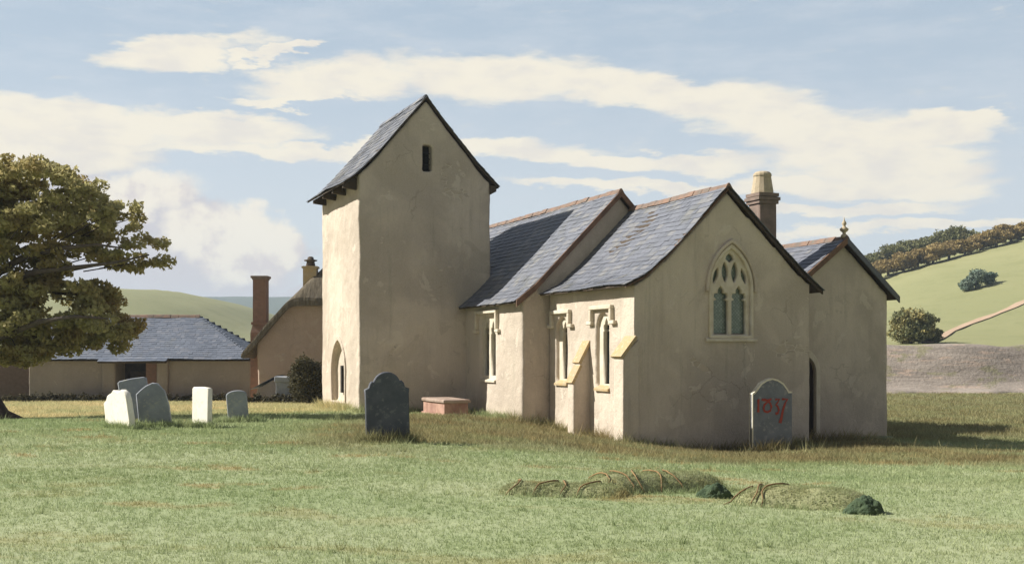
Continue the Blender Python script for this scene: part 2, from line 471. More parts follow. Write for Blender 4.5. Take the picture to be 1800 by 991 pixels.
# ------------------------------------------------------------------ terrain
CTRL = [  # lateral, depth, height relative to the eye
    (0, -25, -1.5), (-20, -10, -1.5), (20, -10, -1.5), (0, 0, -1.62), (-6, 6, -1.62), (6, 6, -1.64), (0, 10, -1.66), (-8, 14, -1.66), (8, 14, -1.72),
    (-2.4, 22, -1.74), (-8, 26, -1.72), (-13, 29, -1.78), (-7, 29, -1.80), (-18, 24, -1.72), (2.4, 14.5, -1.73), (5.5, 14.5, -1.78), (10, 16, -1.85),
    (-5, 37.2, -1.97), (-7.2, 42, -2.12), (-2.2, 34.0, -1.98), (-1.2, 36.5, -2.06), (0.3, 34.0, -2.12), (1.12, 34.3, -2.36), (2.0, 31.8, -2.42),
    (2.9, 29.2, -2.36), (4.0, 29.4, -2.50), (5.3, 30.0, -2.70), (6.6, 30.2, -2.66), (8.3, 31.4, -2.58), (11.4, 34.2, -2.78), (4.4, 26.0, -2.36), (7, 26, -2.32), (9, 22, -2.12), (3.6, 22, -2.06), (0.6, 26, -1.96),
    (13, 30, -2.66), (16, 26, -2.42), (14, 40, -2.9), (18, 50, -2.95), (26, 70, -3.0), (30, 50, -2.9), (30, 25, -2.3),
    (-12, 45, -2.25), (-11, 56, -2.5), (-16, 52, -2.5), (-12, 64, -2.8), (-25, 64, -2.8), (-30, 45, -2.3), (-30, 20, -1.7), (-16.6, 34.5, -2.14), (0, 55, -2.6), (10, 58, -2.9), (0, 72, -3.0), (-15, 76, -3.0), (30, 80, -3.0), (-40, 70, -3.0)]
_c = np.array(CTRL, float)
_cs = np.c_[_c[:, 0] * 1.0, _c[:, 1] * 1.0]
_eps = 3.0
def _phi(r): return np.sqrt(r * r + _eps * _eps)
_A = _phi(np.linalg.norm(_cs[:, None] - _cs[None], axis=2)) + np.eye(len(_cs)) * -0.02
_S = np.block([[_A, np.c_[np.ones(len(_cs)), _cs]], [np.c_[np.ones(len(_cs)), _cs].T, np.zeros((3, 3))]])
_w = np.linalg.solve(_S, np.r_[_c[:, 2], 0, 0, 0])

def vnoise(x, y, s, seed=0.0):
    """cheap smooth 2D noise from summed sines"""
    x = x * s; y = y * s
    return (np.sin(x * 1.7 + 1.3 * np.sin(y * 1.1 + seed) + seed) + np.sin(y * 1.9 + 1.7 * np.sin(x * 0.83 + 2.1 + seed)) +
            0.6 * np.sin(x * 3.1 + y * 2.3 + seed * 2) + 0.5 * np.sin(y * 4.3 - x * 2.9 + seed * 3)) / 3.1

def elev(x, y):
    x = np.asarray(x, float); y = np.asarray(y, float)
    sh = x.shape; x = x.reshape(-1); y = y.reshape(-1)
    near = np.empty_like(x)
    for i in range(0, len(x), 20000):
        p = np.c_[x[i:i + 20000], y[i:i + 20000]]
        r = np.linalg.norm(p[:, None] - _cs[None], axis=2)
        near[i:i + 20000] = _phi(r) @ _w[:-3] + _w[-3] + p @ _w[-2:]
    near = near + 0.018 * vnoise(x, y, 1.1) + 0.03 * vnoise(x, y, 0.33, 2.0)
    w = np.maximum(smooth((y - 58) / 22), np.maximum(smooth((np.abs(x) - 28) / 22), smooth((-y - 8) / 15)))
    base = np.where(y < 0, -1.6, -3.0)
    base = -1.6 + (-1.4) * smooth((y - 5) / 70)
    h = near * (1 - w) + base * w
    bank = smooth((y - 83.5 - 0.6 * vnoise(x, y, 0.2)) / 4.5) * smooth((x - 8) / 14)
    h = h + 3.35 * bank
    rid = np.interp(x, [14, 30, 55, 79, 107, 150, 220, 400], [0, 2.2, 8.5, 16.6, 24.6, 36, 46, 55])
    h = h + rid * smooth((y - 90) / 165) ** 0.85 * (1 - 0.3 * smooth((y - 300) / 400))
    lid = np.interp(x, [-400, -160, -140, -119, -108, -97, -89, -78, -55, -30], [25.5, 25, 24.6, 24.2, 21.8, 18.4, 14.8, 10, 3, 0])
    h = h + lid * smooth((y - 140) / 260) * (1 - smooth((y - 440) / 300))
    far = 74 + 6 * vnoise(x, y, 0.004, 1.0) + 2 * vnoise(x, y, 0.017)
    h = h + (far * smooth((y - 850) / 650))
    mid = smooth((y - 120) / 200)
    h = h + mid * 0.5 * vnoise(x, y, 0.05, 3.0)
    return h.reshape(sh)

def gz(x, y):
    return float(elev(np.array([x]), np.array([y]))[0]) + E

def on_ground(px, py, dmin=6.0, dmax=600.0):
    """where the sight line through a pixel meets the ground"""
    ds = np.geomspace(dmin, dmax, 1500)
    g = elev((px - CX) / F * ds, ds) - (HY - py) / F * ds
    k = np.argmax(g > 0)
    d = ds[k] if g[k] > 0 else dmax
    return Vector(((px - CX) / F * d, d, float(elev(np.array([(px - CX) / F * d]), np.array([d]))[0]) + E))

def zones(x, y):
    px = CX + F * x / np.maximum(y, 1); e = elev(x, y)
    straw = smooth((y - 35 - 1.2 * vnoise(x, y, .4)) / 4) * smooth((66 - y) / 4) * smooth((-x - 3) / 3) * np.clip(0.75 + 0.5 * vnoise(x, y, 0.5), 0, 1)
    straw = np.maximum(straw, 0.55 * np.exp(-((y - 34.2) / 0.5) ** 2) * smooth((x - 7) / 2))
    # rough brown grass banked against the church's south and east sides
    ol = np.exp(-(np.maximum(0, np.abs(x - 3.5) - 6.0) / 2.0) ** 2) * smooth((y - (19.5 + 1.6 * vnoise(x, y, 0.6))) / 3.5) * smooth((36.5 - y) / 3)
    ol = np.maximum(ol, smooth((x - 7) / 4) * np.exp(-((y - 28.5) / 2.6) ** 2))
    ol = np.maximum(ol, 0.85 * smooth((y - 34) / 5) * smooth((86 - y) / 3) * smooth((x - 9) / 3))
    ol = np.clip(ol * (0.85 + 0.35 * vnoise(x, y, 0.9)), 0, 1)
    rust = smooth((vnoise(x, y * 2.4, 0.62, 5.0) - 0.34) / 0.3) * smooth((vnoise(x, y, 2.7, 1.0) + 0.25) / 0.5) * smooth((y - 10) / 4) * smooth((34 - y) / 4) * 0.85
    far = smooth((y - 80) / 20)
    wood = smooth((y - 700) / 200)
    return dict(olive=ol, straw=straw, rust=rust, far=far, wood=wood)

def build_ground():
    ang = np.concatenate([np.linspace(-180, -60, 40, endpoint=False), np.linspace(-60, -32, 40, endpoint=False), np.linspace(-32, 32, 330, endpoint=False),
                          np.linspace(32, 60, 40, endpoint=False), np.linspace(60, 180, 40, endpoint=False)])
    rad = np.concatenate([np.geomspace(0.6, 8, 40, endpoint=False), np.geomspace(8, 120, 210, endpoint=False), np.geomspace(120, 2600, 110)])
    A, RR = np.meshgrid(np.radians(ang), rad)
    X = RR * np.sin(A); Y = RR * np.cos(A)
    Z = elev(X, Y) + E
    na, nr = len(ang), len(rad)
    V = np.c_[X.reshape(-1), Y.reshape(-1), Z.reshape(-1)]
    V = np.vstack([V, [[0, 0, gz(0, 0)]]])
    i, j = np.meshgrid(np.arange(nr - 1), np.arange(na), indexing='ij')
    jn = (j + 1) % na
    Q = np.stack([i * na + j, i * na + jn, (i + 1) * na + jn, (i + 1) * na + j], -1).reshape(-1, 4)[:, ::-1]
    faces = [tuple(q) for q in Q.tolist()] + [(len(V) - 1, (k + 1) % na, k) for k in range(na)]
    o = mesh_np('ground', V.tolist(), faces, M['turf'], smooth_=True)
    z = zones(V[:, 0], V[:, 1])
    for k, a in z.items():
        at = o.data.attributes.new(k, 'FLOAT', 'POINT'); at.data.foreach_set('value', a.astype(np.float32))
    tag(o, 'green churchyard turf and the hills behind it', 'ground', kind='structure')
    return o
build_ground()

def strip(name, x0, x1, y0, y1, nx, ny, lift, mat, edge=0.0):
    lift = lift * (1 - np.abs(np.linspace(-1, 1, ny)) ** 6)[:, None] - .05 * (np.abs(np.linspace(-1, 1, ny)) > .99)[:, None]
    X, Y = np.meshgrid(np.linspace(x0, x1, nx), np.linspace(y0, y1, ny))
    if edge:
        t = np.linspace(-1, 1, ny)[:, None]
        Y = Y + edge * vnoise(X, Y * 0 + np.sign(t) * 7, 0.6) * np.abs(t) ** 2
    Z = elev(X, Y) + E + lift
    V = np.c_[X.reshape(-1), Y.reshape(-1), Z.reshape(-1)]
    i, j = np.meshgrid(np.arange(ny - 1), np.arange(nx - 1), indexing='ij')
    Q = np.stack([i * nx + j, i * nx + j + 1, (i + 1) * nx + j + 1, (i + 1) * nx + j], -1).reshape(-1, 4)
    return mesh_np(name, V.tolist(), [tuple(q) for q in Q.tolist()], mat, smooth_=True)

bank = strip('earth_bank', 17, 70, 82.9, 88.2, 260, 50, 0.30, M['earth'], 0.8)
tag(bank, 'bare mauve earth bank below the green hillside', 'bank', kind='structure')

def build_track():
    pix = [(1628, 604), (1650, 594), (1672, 583), (1700, 571), (1730, 560), (1755, 551), (1778, 542), (1795, 533), (1815, 525)]
    pts = [on_ground(a, b, 60) for a, b in pix]
    V, Fc = [], []
    for k, p in enumerate(pts):
        t = (pts[min(k + 1, len(pts) - 1)] - pts[max(k - 1, 0)]); t.z = 0; t.normalize()
        s = Vector((-t.y, t.x, 0)) * (.62 + 0.2 * math.sin(k * 2.1))
        for q in (p - s, p - s * 0.3, p + s * 0.3, p + s):
            V.append((q.x, q.y, gz(q.x, q.y) + 0.12))
    for k in range(len(pts) - 1):
        for c in range(3):
            Fc.append((k * 4 + c, k * 4 + c + 1, k * 4 + 5 + c, k * 4 + 4 + c))
    o = mesh_np('path', V, Fc, M['track'])
    tag(o, 'pinkish bare track climbing the right-hand hillside', 'path', kind='structure')
build_track()

# ------------------------------------------------------------------ church
RZ = math.atan2(-.925, .38)
church = thing('church', 'old cream-rendered church with saddleback tower, slate roofs and traceried east window', 'church', (3.16, 29.7, 0), RZ)
def cw(e, n, z=0.0):
    """church coordinates (east, north) to world"""
    return Vector((3.16 + .38 * e + .925 * n, 29.7 - .925 * e + .38 * n, z))

FE = lambda a: (lambda u, v, w: (w, u, v))           # outline in (north, z), extruded along east
fE = lambda u, v, w: (w, u, v)
fS = lambda u, v, w: (u, w, v)                        # outline in (east, z), extruded along north

def gable(n0, n1, south, north, drop=0.15):
    """gable wall outline kept just under the two roof profiles (eave to ridge)"""
    def zat(prof, n):
        pr = sorted(prof)
        return float(np.interp(n, [p[0] for p in pr], [p[1] for p in pr]))
    pts = [(n0, -1.6), (n1, -1.6), (n1, zat(north, n1) - drop)]
    pts += [(a, b - drop) for a, b in north if a < n1 - .05]
    pts += [(a, b - drop) for a, b in south[::-1][1:] if a > n0 + .05]
    pts.append((n0, zat(south, n0) - drop))
    return pts

def arch(c, w, z0, zs, za, k=9):
    """pointed arch outline centred on c, width w, sill z0, springing zs, apex za"""
    h = w / 2; H = za - zs
    r = (h * h + H * H) / (2 * h)       # radius of each arc, centre on the springing line
    pts = [(c - h, z0), (c + h, z0)]
    amax = math.atan2(H, r - h) if r > h else PI / 2
    cr = c + h - r
    for i in range(k + 1):
        a = amax * i / k
        pts.append((cr + r * math.cos(a), zs + r * math.sin(a)))
    for i in range(k - 1, -1, -1):
        a = amax * i / k
        pts.append((2 * c - cr - r * math.cos(a), zs + r * math.sin(a)))
    return pts

def rect(u0, u1, v0, v1):
    return [(u0, v0), (u1, v0), (u1, v1), (u0, v1)]

def plate(name, outline, holes, depth, fn, mat, parent, bev=0.018):
    """flat stone or lead plate with openings: a filled 2D curve, extruded, brought into place by fn"""
    cu = bpy.data.curves.new(name, 'CURVE'); cu.dimensions = '2D'; cu.fill_mode = 'BOTH'
    cu.extrude = depth / 2 - bev; cu.bevel_depth = bev; cu.bevel_resolution = 0; cu.offset = -bev
    for pl in [outline] + holes:
        s = cu.splines.new('POLY'); s.points.add(len(pl) - 1); s.use_cyclic_u = True
        for p, q in zip(s.points, pl): p.co = (q[0], q[1], 0, 1)
    o = bpy.data.objects.new(name + '_c', cu); COL.objects.link(o)
    dg = bpy.context.evaluated_depsgraph_get(); dg.update()
    me = bpy.data.meshes.new_from_object(o.evaluated_get(dg))
    bpy.data.objects.remove(o)
    for v in me.vertices:
        v.co = fn(v.co.x, v.co.y, v.co.z)
    bm = bmesh.new(); bm.from_mesh(me)
    bmesh.ops.remove_doubles(bm, verts=bm.verts, dist=1e-5)
    bmesh.ops.recalc_face_normals(bm, faces=bm.faces); bm.to_mesh(me); bm.free()
    me.name = name; me.materials.clear(); me.materials.append(mat)
    return link(bpy.data.objects.new(name, me), parent)

def cusped(c, w, z0, zs, za):
    """light with a small cusped (ogee trefoil) head"""
    h = w / 2; H = za - zs
    return [(c - h, z0), (c + h, z0), (c + h, zs), (c + h * .62, zs + H * .08), (c + h * .98, zs + H * .26), (c + h * .88, zs + H * .48), (c + h * .42, zs + H * .50),
            (c + h * .40, zs + H * .72), (c + h * .16, zs + H * .88), (c, za), (c - h * .16, zs + H * .88), (c - h * .40, zs + H * .72), (c - h * .42, zs + H * .50),
            (c - h * .88, zs + H * .48), (c - h * .98, zs + H * .26), (c - h * .62, zs + H * .08), (c - h, zs)]

# --- roof slates
def resample(prof, step):
    pr = [Vector((0, a, b)) for a, b in prof]
    seg = [(pr[i + 1] - pr[i]).length for i in range(len(pr) - 1)]
    tot = sum(seg)
    def at(s):
        s = min(max(s, -0.2), tot + 0.2)
        for i, L in enumerate(seg):
            if s <= L or i == len(seg) - 1:
                return pr[i] + (pr[i + 1] - pr[i]) * (s / L)
            s -= L
    return at, tot

def slates(mb, prof, e0, e1, expo=0.21, wid=(0.20, 0.36), clip=None, sag=0.03, seed=0.0):
    at, tot = resample(prof, expo)
    n = max(1, int(round(tot / expo))); ex = tot / n
    for i in range(n):
        s0 = i * ex - (0.05 if i == 0 else 0.0); s1 = min(s0 + ex * 1.35, tot)
        a, b = at(s0), at(s1)
        t = (b - a).normalized(); nn = Vector((0, -t.z, t.y))
        if nn.z < 0: nn = -nn
        k0, k1 = e0, e1
        if clip: k0, k1 = clip((i + .5) / n, e0, e1)
        e = k0 + random.uniform(-0.01, 0.02); off = random.uniform(0.5, 1)
        first = True
        while e < k1 - 0.03:
            w = random.uniform(*wid)
            if first: w *= off; first = False
            f = min(e + w, k1 + random.uniform(-0.012, 0.012))
            jl = random.uniform(-0.016, 0.014); lift = random.uniform(0.016, 0.030); tw = random.uniform(-0.004, 0.004)
            def pt(ee, base, up):
                sg = sag * mnoise.noise(Vector((ee * .45, base.y * .5 + seed, base.z * .5)))
                q = base + nn * (up + sg); return (ee, q.y, q.z)
            al = a - t * jl
            th = 0.014
            mb.hexa([pt(e, al, lift - th + tw), pt(f - .005, al, lift - th - tw), pt(f - .005, b, -0.006), pt(e, b, -0.006),
                     pt(e, al, lift + tw), pt(f - .005, al, lift - tw), pt(f - .005, b, 0.006), pt(e, b, 0.006)])
            e = f

def deck(mb, prof, e0, e1, th=0.07):
    """boarding under the slates"""
    lo = [(a, b - th) for a, b in prof][::-1]
    up = [(a, b - 0.012) for a, b in prof]
    pr = up + lo
    mb.prism(pr, e0, e1, fE)

def pitched_roof(name, mat, parent, south, north, e0, e1, **kw):
    mb = MB()
    slates(mb, south, e0, e1, **kw)
    slates(mb, north, e0, e1, **kw)
    o = mb.build(name, mat, parent, fix=False)
    d = MB(); deck(d, south, e0 + .03, e1 - .03); deck(d, north, e0 + .03, e1 - .03)
    d.build('roof_boarding', M['deck'], o)
    return o

def ridge_tiles(parent, n, z, e0, e1, name='ridge_tiles', L=0.42, size=0.115, mat=None, zf=None):
    mb = MB(); e = e0
    while e < e1 - 0.05:
        f = min(e + L * random.uniform(.9, 1.08), e1)
        dz = random.uniform(-.012, .014) + (zf(e) if zf else 0); dn = random.uniform(-.012, .012); g = 0.012
        r = size
        pr = [(n + dn - r, z + dz - r * .85), (n + dn - r * .4, z + dz + .02), (n + dn, z + dz + .055), (n + dn + r * .4, z + dz + .02), (n + dn + r, z + dz - r * .85),
              (n + dn + r * .8, z + dz - r * .95), (n + dn, z + dz - .02), (n + dn - r * .8, z + dz - r * .95)]
        mb.prism(pr, e, f - g, fE)
        e = f
    return mb.build(name, mat or M['ridge'], parent)

def barge(parent, prof, e, dep=0.17, th=0.05, up=0.03, name='bargeboard', mat=None):
    mb = MB()
    for i in range(len(prof) - 1):
        (a, b), (c, d) = prof[i], prof[i + 1]
        mb.prism([(a, b + up), (c, d + up), (c, d - dep), (a, b - dep)], e, e + th, fE)
    return mb.build(name, mat or M['barge'], parent)

# --- dimensions
CH = dict(e0=-5.40, e1=0.0, n0=0.0, n1=5.51, rn=2.78, ez=4.16, rz=6.76)
NA = dict(e0=-17.0, e1=-5.37, n0=-0.89, n1=5.59, rn=2.35, ez=3.95, rz=7.29)
TO = dict(e0=-15.5, e1=-10.21, n0=-4.60, n1=-0.02, rn=-2.31, ez=8.1, rz=10.83)
AI = dict(e0=-14.0, e1=-1.5, n0=5.4, n1=9.45, rn=7.80, ez=4.12, rz=5.69)

ts = [(TO['n0'] - .52, TO['ez'] - .24), (TO['n0'] - .1, TO['ez'] + .06), (TO['n0'] + .5, TO['ez'] + .66), (TO['rn'], TO['rz'])]
tn = [(TO['n1'] + .28, TO['ez'] - .12), (TO['n1'] - .45, TO['ez'] + .56), (TO['rn'], TO['rz'])]
ns = [(NA['n0'] - .26, NA['ez'] - .10), (NA['n0'] + .35, NA['ez'] + .38), (NA['rn'], NA['rz'])]
nn_ = [(NA['n1'] + .22, NA['ez'] - .1), (NA['n1'] - .4, NA['ez'] + .42), (NA['rn'], NA['rz'])]
cs = [(CH['n0'] - .30, CH['ez'] - .06), (CH['n0'] + .30, CH['ez'] + .22), (CH['n0'] + 1.0, CH['ez'] + .82), (CH['rn'], CH['rz'])]
cn = [(CH['n1'] + .34, CH['ez'] - .10), (CH['n1'] - .35, CH['ez'] + .42), (CH['rn'], CH['rz'])]
as_ = [(AI['n0'] - .1, AI['ez'] - .35), (AI['rn'], AI['rz'])]
an = [(AI['n1'] + .28, AI['ez'] - .14), (AI['rn'], AI['rz'])]

# tower
w = MB(); w.prism(gable(TO['n0'], TO['n1'], ts, tn), TO['e0'], TO['e1'], fE)
c = MB()
c.prism(rect(-2.44, -2.11, E + 5.98, E + 6.88), TO['e1'] - .35, TO['e1'] + .3, fE)           # belfry slit
c.prism(arch(-13.0, 1.9, E - 1.72, E - 0.75, E + 0.40), TO['n0'] - .3, TO['n0'] + .18, fS)     # blocked doorway
tw = old_wall('tower_wall', w, M['render'], church, c, vox=0.052, amp=0.035)
b = MB(); b.box(TO['e1'] - .30, TO['e1'] - .27, -2.42, -2.13, E + 6.00, E + 6.86)
for k in range(4): b.hexa([(TO['e1'] - .27, -2.40, E + 6.08 + k * .19), (TO['e1'] - .08, -2.40, E + 6.02 + k * .19), (TO['e1'] - .08, -2.15, E + 6.02 + k * .19), (TO['e1'] - .27, -2.15, E + 6.08 + k * .19),
                          (TO['e1'] - .27, -2.40, E + 6.10 + k * .19), (TO['e1'] - .08, -2.40, E + 6.04 + k * .19), (TO['e1'] - .08, -2.15, E + 6.04 + k * .19), (TO['e1'] - .27, -2.15, E + 6.10 + k * .19)])
b.build('belfry_louvre', M['void'], church)
b = MB(); b.prism(rect(-13.13, -12.93, E - 1.42, E - 0.48), TO['n0'] + .10, TO['n0'] + .1765, fS); b.build('slit_window', M['void'], church)
ar = arch(-13.0, 1.9, E - 1.70, E - 0.75, E + 0.40, 12); ar2 = arch(-13.0, 2.16, E - 1.78, E - 0.75, E + 0.56, 12)
plate('arch_moulding', ar2, [ar], 0.08, lambda u, v, w_: (u, TO['n0'] - 0.005 + w_, v), M['render'], church)
troof = pitched_roof('tower_roof', M['slate_old'], church, ts, tn, TO['e0'] - .12, TO['e1'] + .10, expo=0.24, wid=(.18, .34), sag=0.06, seed=2)
ridge_tiles(troof, TO['rn'], TO['rz'] + .03, TO['e0'] - .1, TO['e1'] + .04, size=.11, mat=M['slate_old'])
for k, ee in enumerate((-10.55, -12.0, -13.4, -14.9)):
    b = MB(); b.hexa([(ee - .07, TO['n0'] - .46, TO['ez'] - .40), (ee + .07, TO['n0'] - .46, TO['ez'] - .40), (ee + .07, TO['n0'] + .06, TO['ez'] - .46), (ee - .07, TO['n0'] + .06, TO['ez'] - .46),
                      (ee - .07, TO['n0'] - .46, TO['ez'] - .29), (ee + .07, TO['n0'] - .46, TO['ez'] - .29), (ee + .07, TO['n0'] + .06, TO['ez'] + .04), (ee - .07, TO['n0'] + .06, TO['ez'] + .04)])
    b.build('eaves_bracket', M['deck'], troof)
b = MB(); b.hexa([(TO['e1'] - .3, TO['n1'] - .02, TO['ez'] - .42), (TO['e1'] + .06, TO['n1'] - .02, TO['ez'] - .42), (TO['e1'] + .06, TO['n1'] + .2, TO['ez'] - .3), (TO['e1'] - .3, TO['n1'] + .2, TO['ez'] - .3),
                  (TO['e1'] - .3, TO['n1'] - .02, TO['ez'] - .1), (TO['e1'] + .06, TO['n1'] - .02, TO['ez'] - .1), (TO['e1'] + .06, TO['n1'] + .2, TO['ez'] - .13), (TO['e1'] - .3, TO['n1'] + .2, TO['ez'] - .13)])
b.build('eaves_bracket', M['deck'], troof)

# nave
w = MB(); w.prism(gable(NA['n0'], NA['n1'], ns, nn_), NA['e0'], NA['e1'], fE)
NWC, NWW = NA['e1'] - 2.82, 1.30
c = MB(); c.prism(rect(NWC - NWW / 2, NWC + NWW / 2, E - .86, E + 1.10), NA['n0'] - .3, NA['n0'] + .30, fS)
old_wall('nave_wall', w, M['render'], church, c)
nroof = pitched_roof('nave_roof', M['slate'], church, ns, nn_, NA['e0'] - .1, NA['e1'] + .16, sag=0.04, seed=5)
ridge_tiles(nroof, NA['rn'], NA['rz'] + .03, NA['e0'], NA['e1'] + .2)
barge(nroof, ns, NA['e1'] + .17); barge(nroof, nn_, NA['e1'] + .17)

# nave window: two narrow cusped lights under a square hood
def south_plate(nf):
    return lambda u, v, w_: (u, nf + w_, v)
wn = plate('window', rect(NWC - NWW / 2 - .02, NWC + NWW / 2 + .02, E - .90, E + 1.13),
           [cusped(NWC - .30, .40, E - .76, E + .55, E + .98), cusped(NWC + .30, .40, E - .76, E + .55, E + .98)], 0.16, south_plate(NA['n0'] + .15), M['stone'], church)
b = MB(); b.box(NWC - .6, NWC + .6, NA['n0'] + .235, NA['n0'] + .255, E - .8, E + 1.0); b.build('pane', M['glass_dark'], wn)

def hood_mould(parent, c_, half, zt, drop, nf):
    mb = MB(); t = .11; pr = .12
    mb.box(c_ - half, c_ + half, nf - pr, nf + .06, zt - t, zt)
    for s in (-1, 1):
        x = c_ + s * (half - t / 2)
        mb.box(x - t / 2, x + t / 2, nf - pr + .003, nf + .06, zt - drop, zt - t + .001)
        xo = c_ + s * (half + .02)
        mb.box(xo - .15, xo + .15, nf - pr + .006, nf + .06, zt - drop - .10, zt - drop + .001)
    o = mb.build('hood_mould', M['stone'], parent)
    m = o.modifiers.new('b', 'BEVEL'); m.width = .015; m.segments = 1
    baked(o, [])
    return o
hood_mould(wn, NWC, .95, E + 1.33, .62, NA['n0'])
b = MB(); b.hexa([(NWC - .7, NA['n0'] - .06, E - .97), (NWC + .7, NA['n0'] - .06, E - .97), (NWC + .7, NA['n0'] + .1, E - .97), (NWC - .7, NA['n0'] + .1, E - .97),
                  (NWC - .7, NA['n0'] - .06, E - .91), (NWC + .7, NA['n0'] - .06, E - .91), (NWC + .7, NA['n0'] + .1, E - .85), (NWC - .7, NA['n0'] + .1, E - .85)])
b.build('sill', M['stone'], wn)

# chancel
w = MB(); w.prism(gable(CH['n0'], CH['n1'], cs, cn), CH['e0'] + .06, CH['e1'], fE)
EWC, EWW = 2.93, 1.26
c = MB()
cwin = [(-4.45, E - .90, E + 1.02), (-1.80, E - .98, E + 1.06)]
for cc, a, bb in cwin:
    c.prism(arch(cc, .78, a, bb - .42, bb), CH['n0'] - .3, CH['n0'] + .30, fS)
c.prism(arch(EWC, EWW, E + .42, E + 1.72, E + 2.78), CH['e1'] - .30, CH['e1'] + .3, fE)
old_wall('chancel_wall', w, M['render'], church, c)
croof = pitched_roof('chancel_roof', M['slate'], church, cs, cn, CH['e0'] + .02, CH['e1'] + .14, sag=0.05, seed=9)
ridge_tiles(croof, CH['rn'], CH['rz'] + .03, CH['e0'] + .05, CH['e1'] + .15)
barge(croof, cs, CH['e1'] + .05, dep=.10, th=.06, up=-.01); barge(croof, cn, CH['e1'] + .05, dep=.12, th=.06, up=-.01, mat=M['deck'])
for (cc, a, bb) in cwin:
    wn = plate('window', arch(cc, .82, a - .02, bb - .42, bb + .03), [cusped(cc + .02, .36, a + .10, bb - .52, bb - .14)], 0.14, south_plate(CH['n0'] + .17), M['stone'], church)
    b = MB(); b.box(cc - .34, cc + .36, CH['n0'] + .245, CH['n0'] + .262, a + .04, bb - .1); b.build('pane', M['glass_dark'], wn)
    hood_mould(wn, cc, .66, bb + .20, .42, CH['n0'])
    b = MB(); b.hexa([(cc - .42, -.07, a - .09), (cc + .42, -.07, a - .09), (cc + .42, .14, a - .09), (cc - .42, .14, a - .09),
                      (cc - .42, -.07, a - .03), (cc + .42, -.07, a - .03), (cc + .42, .14, a + .09), (cc - .42, .14, a + .09)])
    b.build('sill', M['ochre'], wn)

# east window with tracery
def east_plate(ef):
    return lambda u, v, w_: (ef + w_, u, v)
def leafshape(cx_, z0, z1, w0, lean):
    k = 7; L, Rr = [], []
    for i in range(k + 1):
        t = i / k; s = math.sin(PI * min(max(t, .03), .97)) ** .8 * w0 / 2; x = cx_ + lean * (t - .5)
        L.append((x - s, z0 + (z1 - z0) * t)); Rr.append((x + s, z0 + (z1 - z0) * t))
    return L + Rr[::-1]
ZS = E + 1.64
holes = [cusped(EWC - .28, .44, E + .47, E + 1.36, E + 1.77), cusped(EWC + .28, .44, E + .47, E + 1.36, E + 1.77),
         leafshape(EWC - .44, E + 1.83, E + 2.24, .15, .12), leafshape(EWC - .15, E + 1.86, E + 2.40, .20, -.02),
         leafshape(EWC + .15, E + 1.86, E + 2.40, .20, .02), leafshape(EWC + .44, E + 1.83, E + 2.24, .15, -.12),
         [(EWC, E + 2.39), (EWC + .13, E + 2.48), (EWC + .10, E + 2.57), (EWC, E + 2.65), (EWC - .10, E + 2.57), (EWC - .13, E + 2.48)]]
ew = plate('east_window', arch(EWC, EWW + .04, E + .42, E + 1.70, E + 2.79, 14), holes, 0.14, east_plate(CH['e1'] - .12), M['stone'], church, bev=.022)
b = MB(); b.box(CH['e1'] - .215, CH['e1'] - .2, EWC - .58, EWC + .58, E + .5, E + 2.66); b.build('pane', M['glass'], ew)
plate('surround', arch(EWC, EWW + .13, E + .36, E + 1.70, E + 2.88, 14), [arch(EWC, EWW - .04, E + .44, E + 1.71, E + 2.76, 14)], 0.12, east_plate(CH['e1'] - .015), M['stone'], ew)
plate('hood_mould', [(EWC - EWW / 2 - .17, E + 1.6), (EWC - EWW / 2 - .085, E + 1.6)] + arch(EWC, EWW + .17, 0, E + 1.70, E + 2.915, 14)[2:][::-1] + [(EWC + EWW / 2 + .085, E + 1.6), (EWC + EWW / 2 + .17, E + 1.6)] + arch(EWC, EWW + .34, 0, E + 1.70, E + 3.02, 14)[2:], [], 0.14, east_plate(CH['e1'] + .02), M['render'], ew)
b = MB(); b.hexa([(.07, EWC - .80, E + .28), (.07, EWC + .80, E + .28), (-.1, EWC + .80, E + .28), (-.1, EWC - .80, E + .28),
                  (.07, EWC - .80, E + .34), (.07, EWC + .80, E + .34), (-.1, EWC + .80, E + .43), (-.1, EWC - .80, E + .43)])
b.build('sill', M['stone'], ew)

# buttresses
w = MB(); e0, e1 = -2.98, -2.60
w.prism([(.1, -1.6), (-.52, -1.6), (-.52, E - .84), (-.30, E - .40), (-.30, E - .32), (.1, E + .28)], e0, e1, fE)
bt = old_wall('buttress', w, M['render'], church, vox=0.05, amp=.014)
b = MB()
b.prism([(-.57, E - .86), (-.30, E - .36), (-.24, E - .40), (-.50, E - .90)], e0 - .02, e1 + .02, fE)
b.prism([(-.36, E - .30), (-.02, E + .32), (.04, E + .27), (-.28, E - .34)], e0 - .035, e1 + .035, fE)
b.build('weathering', M['ochre'], bt)
w = MB(); e0, e1 = -.47, .05
w.prism([(.1, -1.6), (-.36, -1.6), (-.36, E - .10), (.1, E + .34)], e0, e1, fE)
bt = old_wall('buttress', w, M['render'], church, vox=0.05, amp=.014)
b = MB(); b.prism([(-.44, E - .12), (.0, E + .42), (.05, E + .36), (-.36, E - .17)], e0 - .04, e1 + .04, fE); b.build('weathering', M['ochre'], bt)

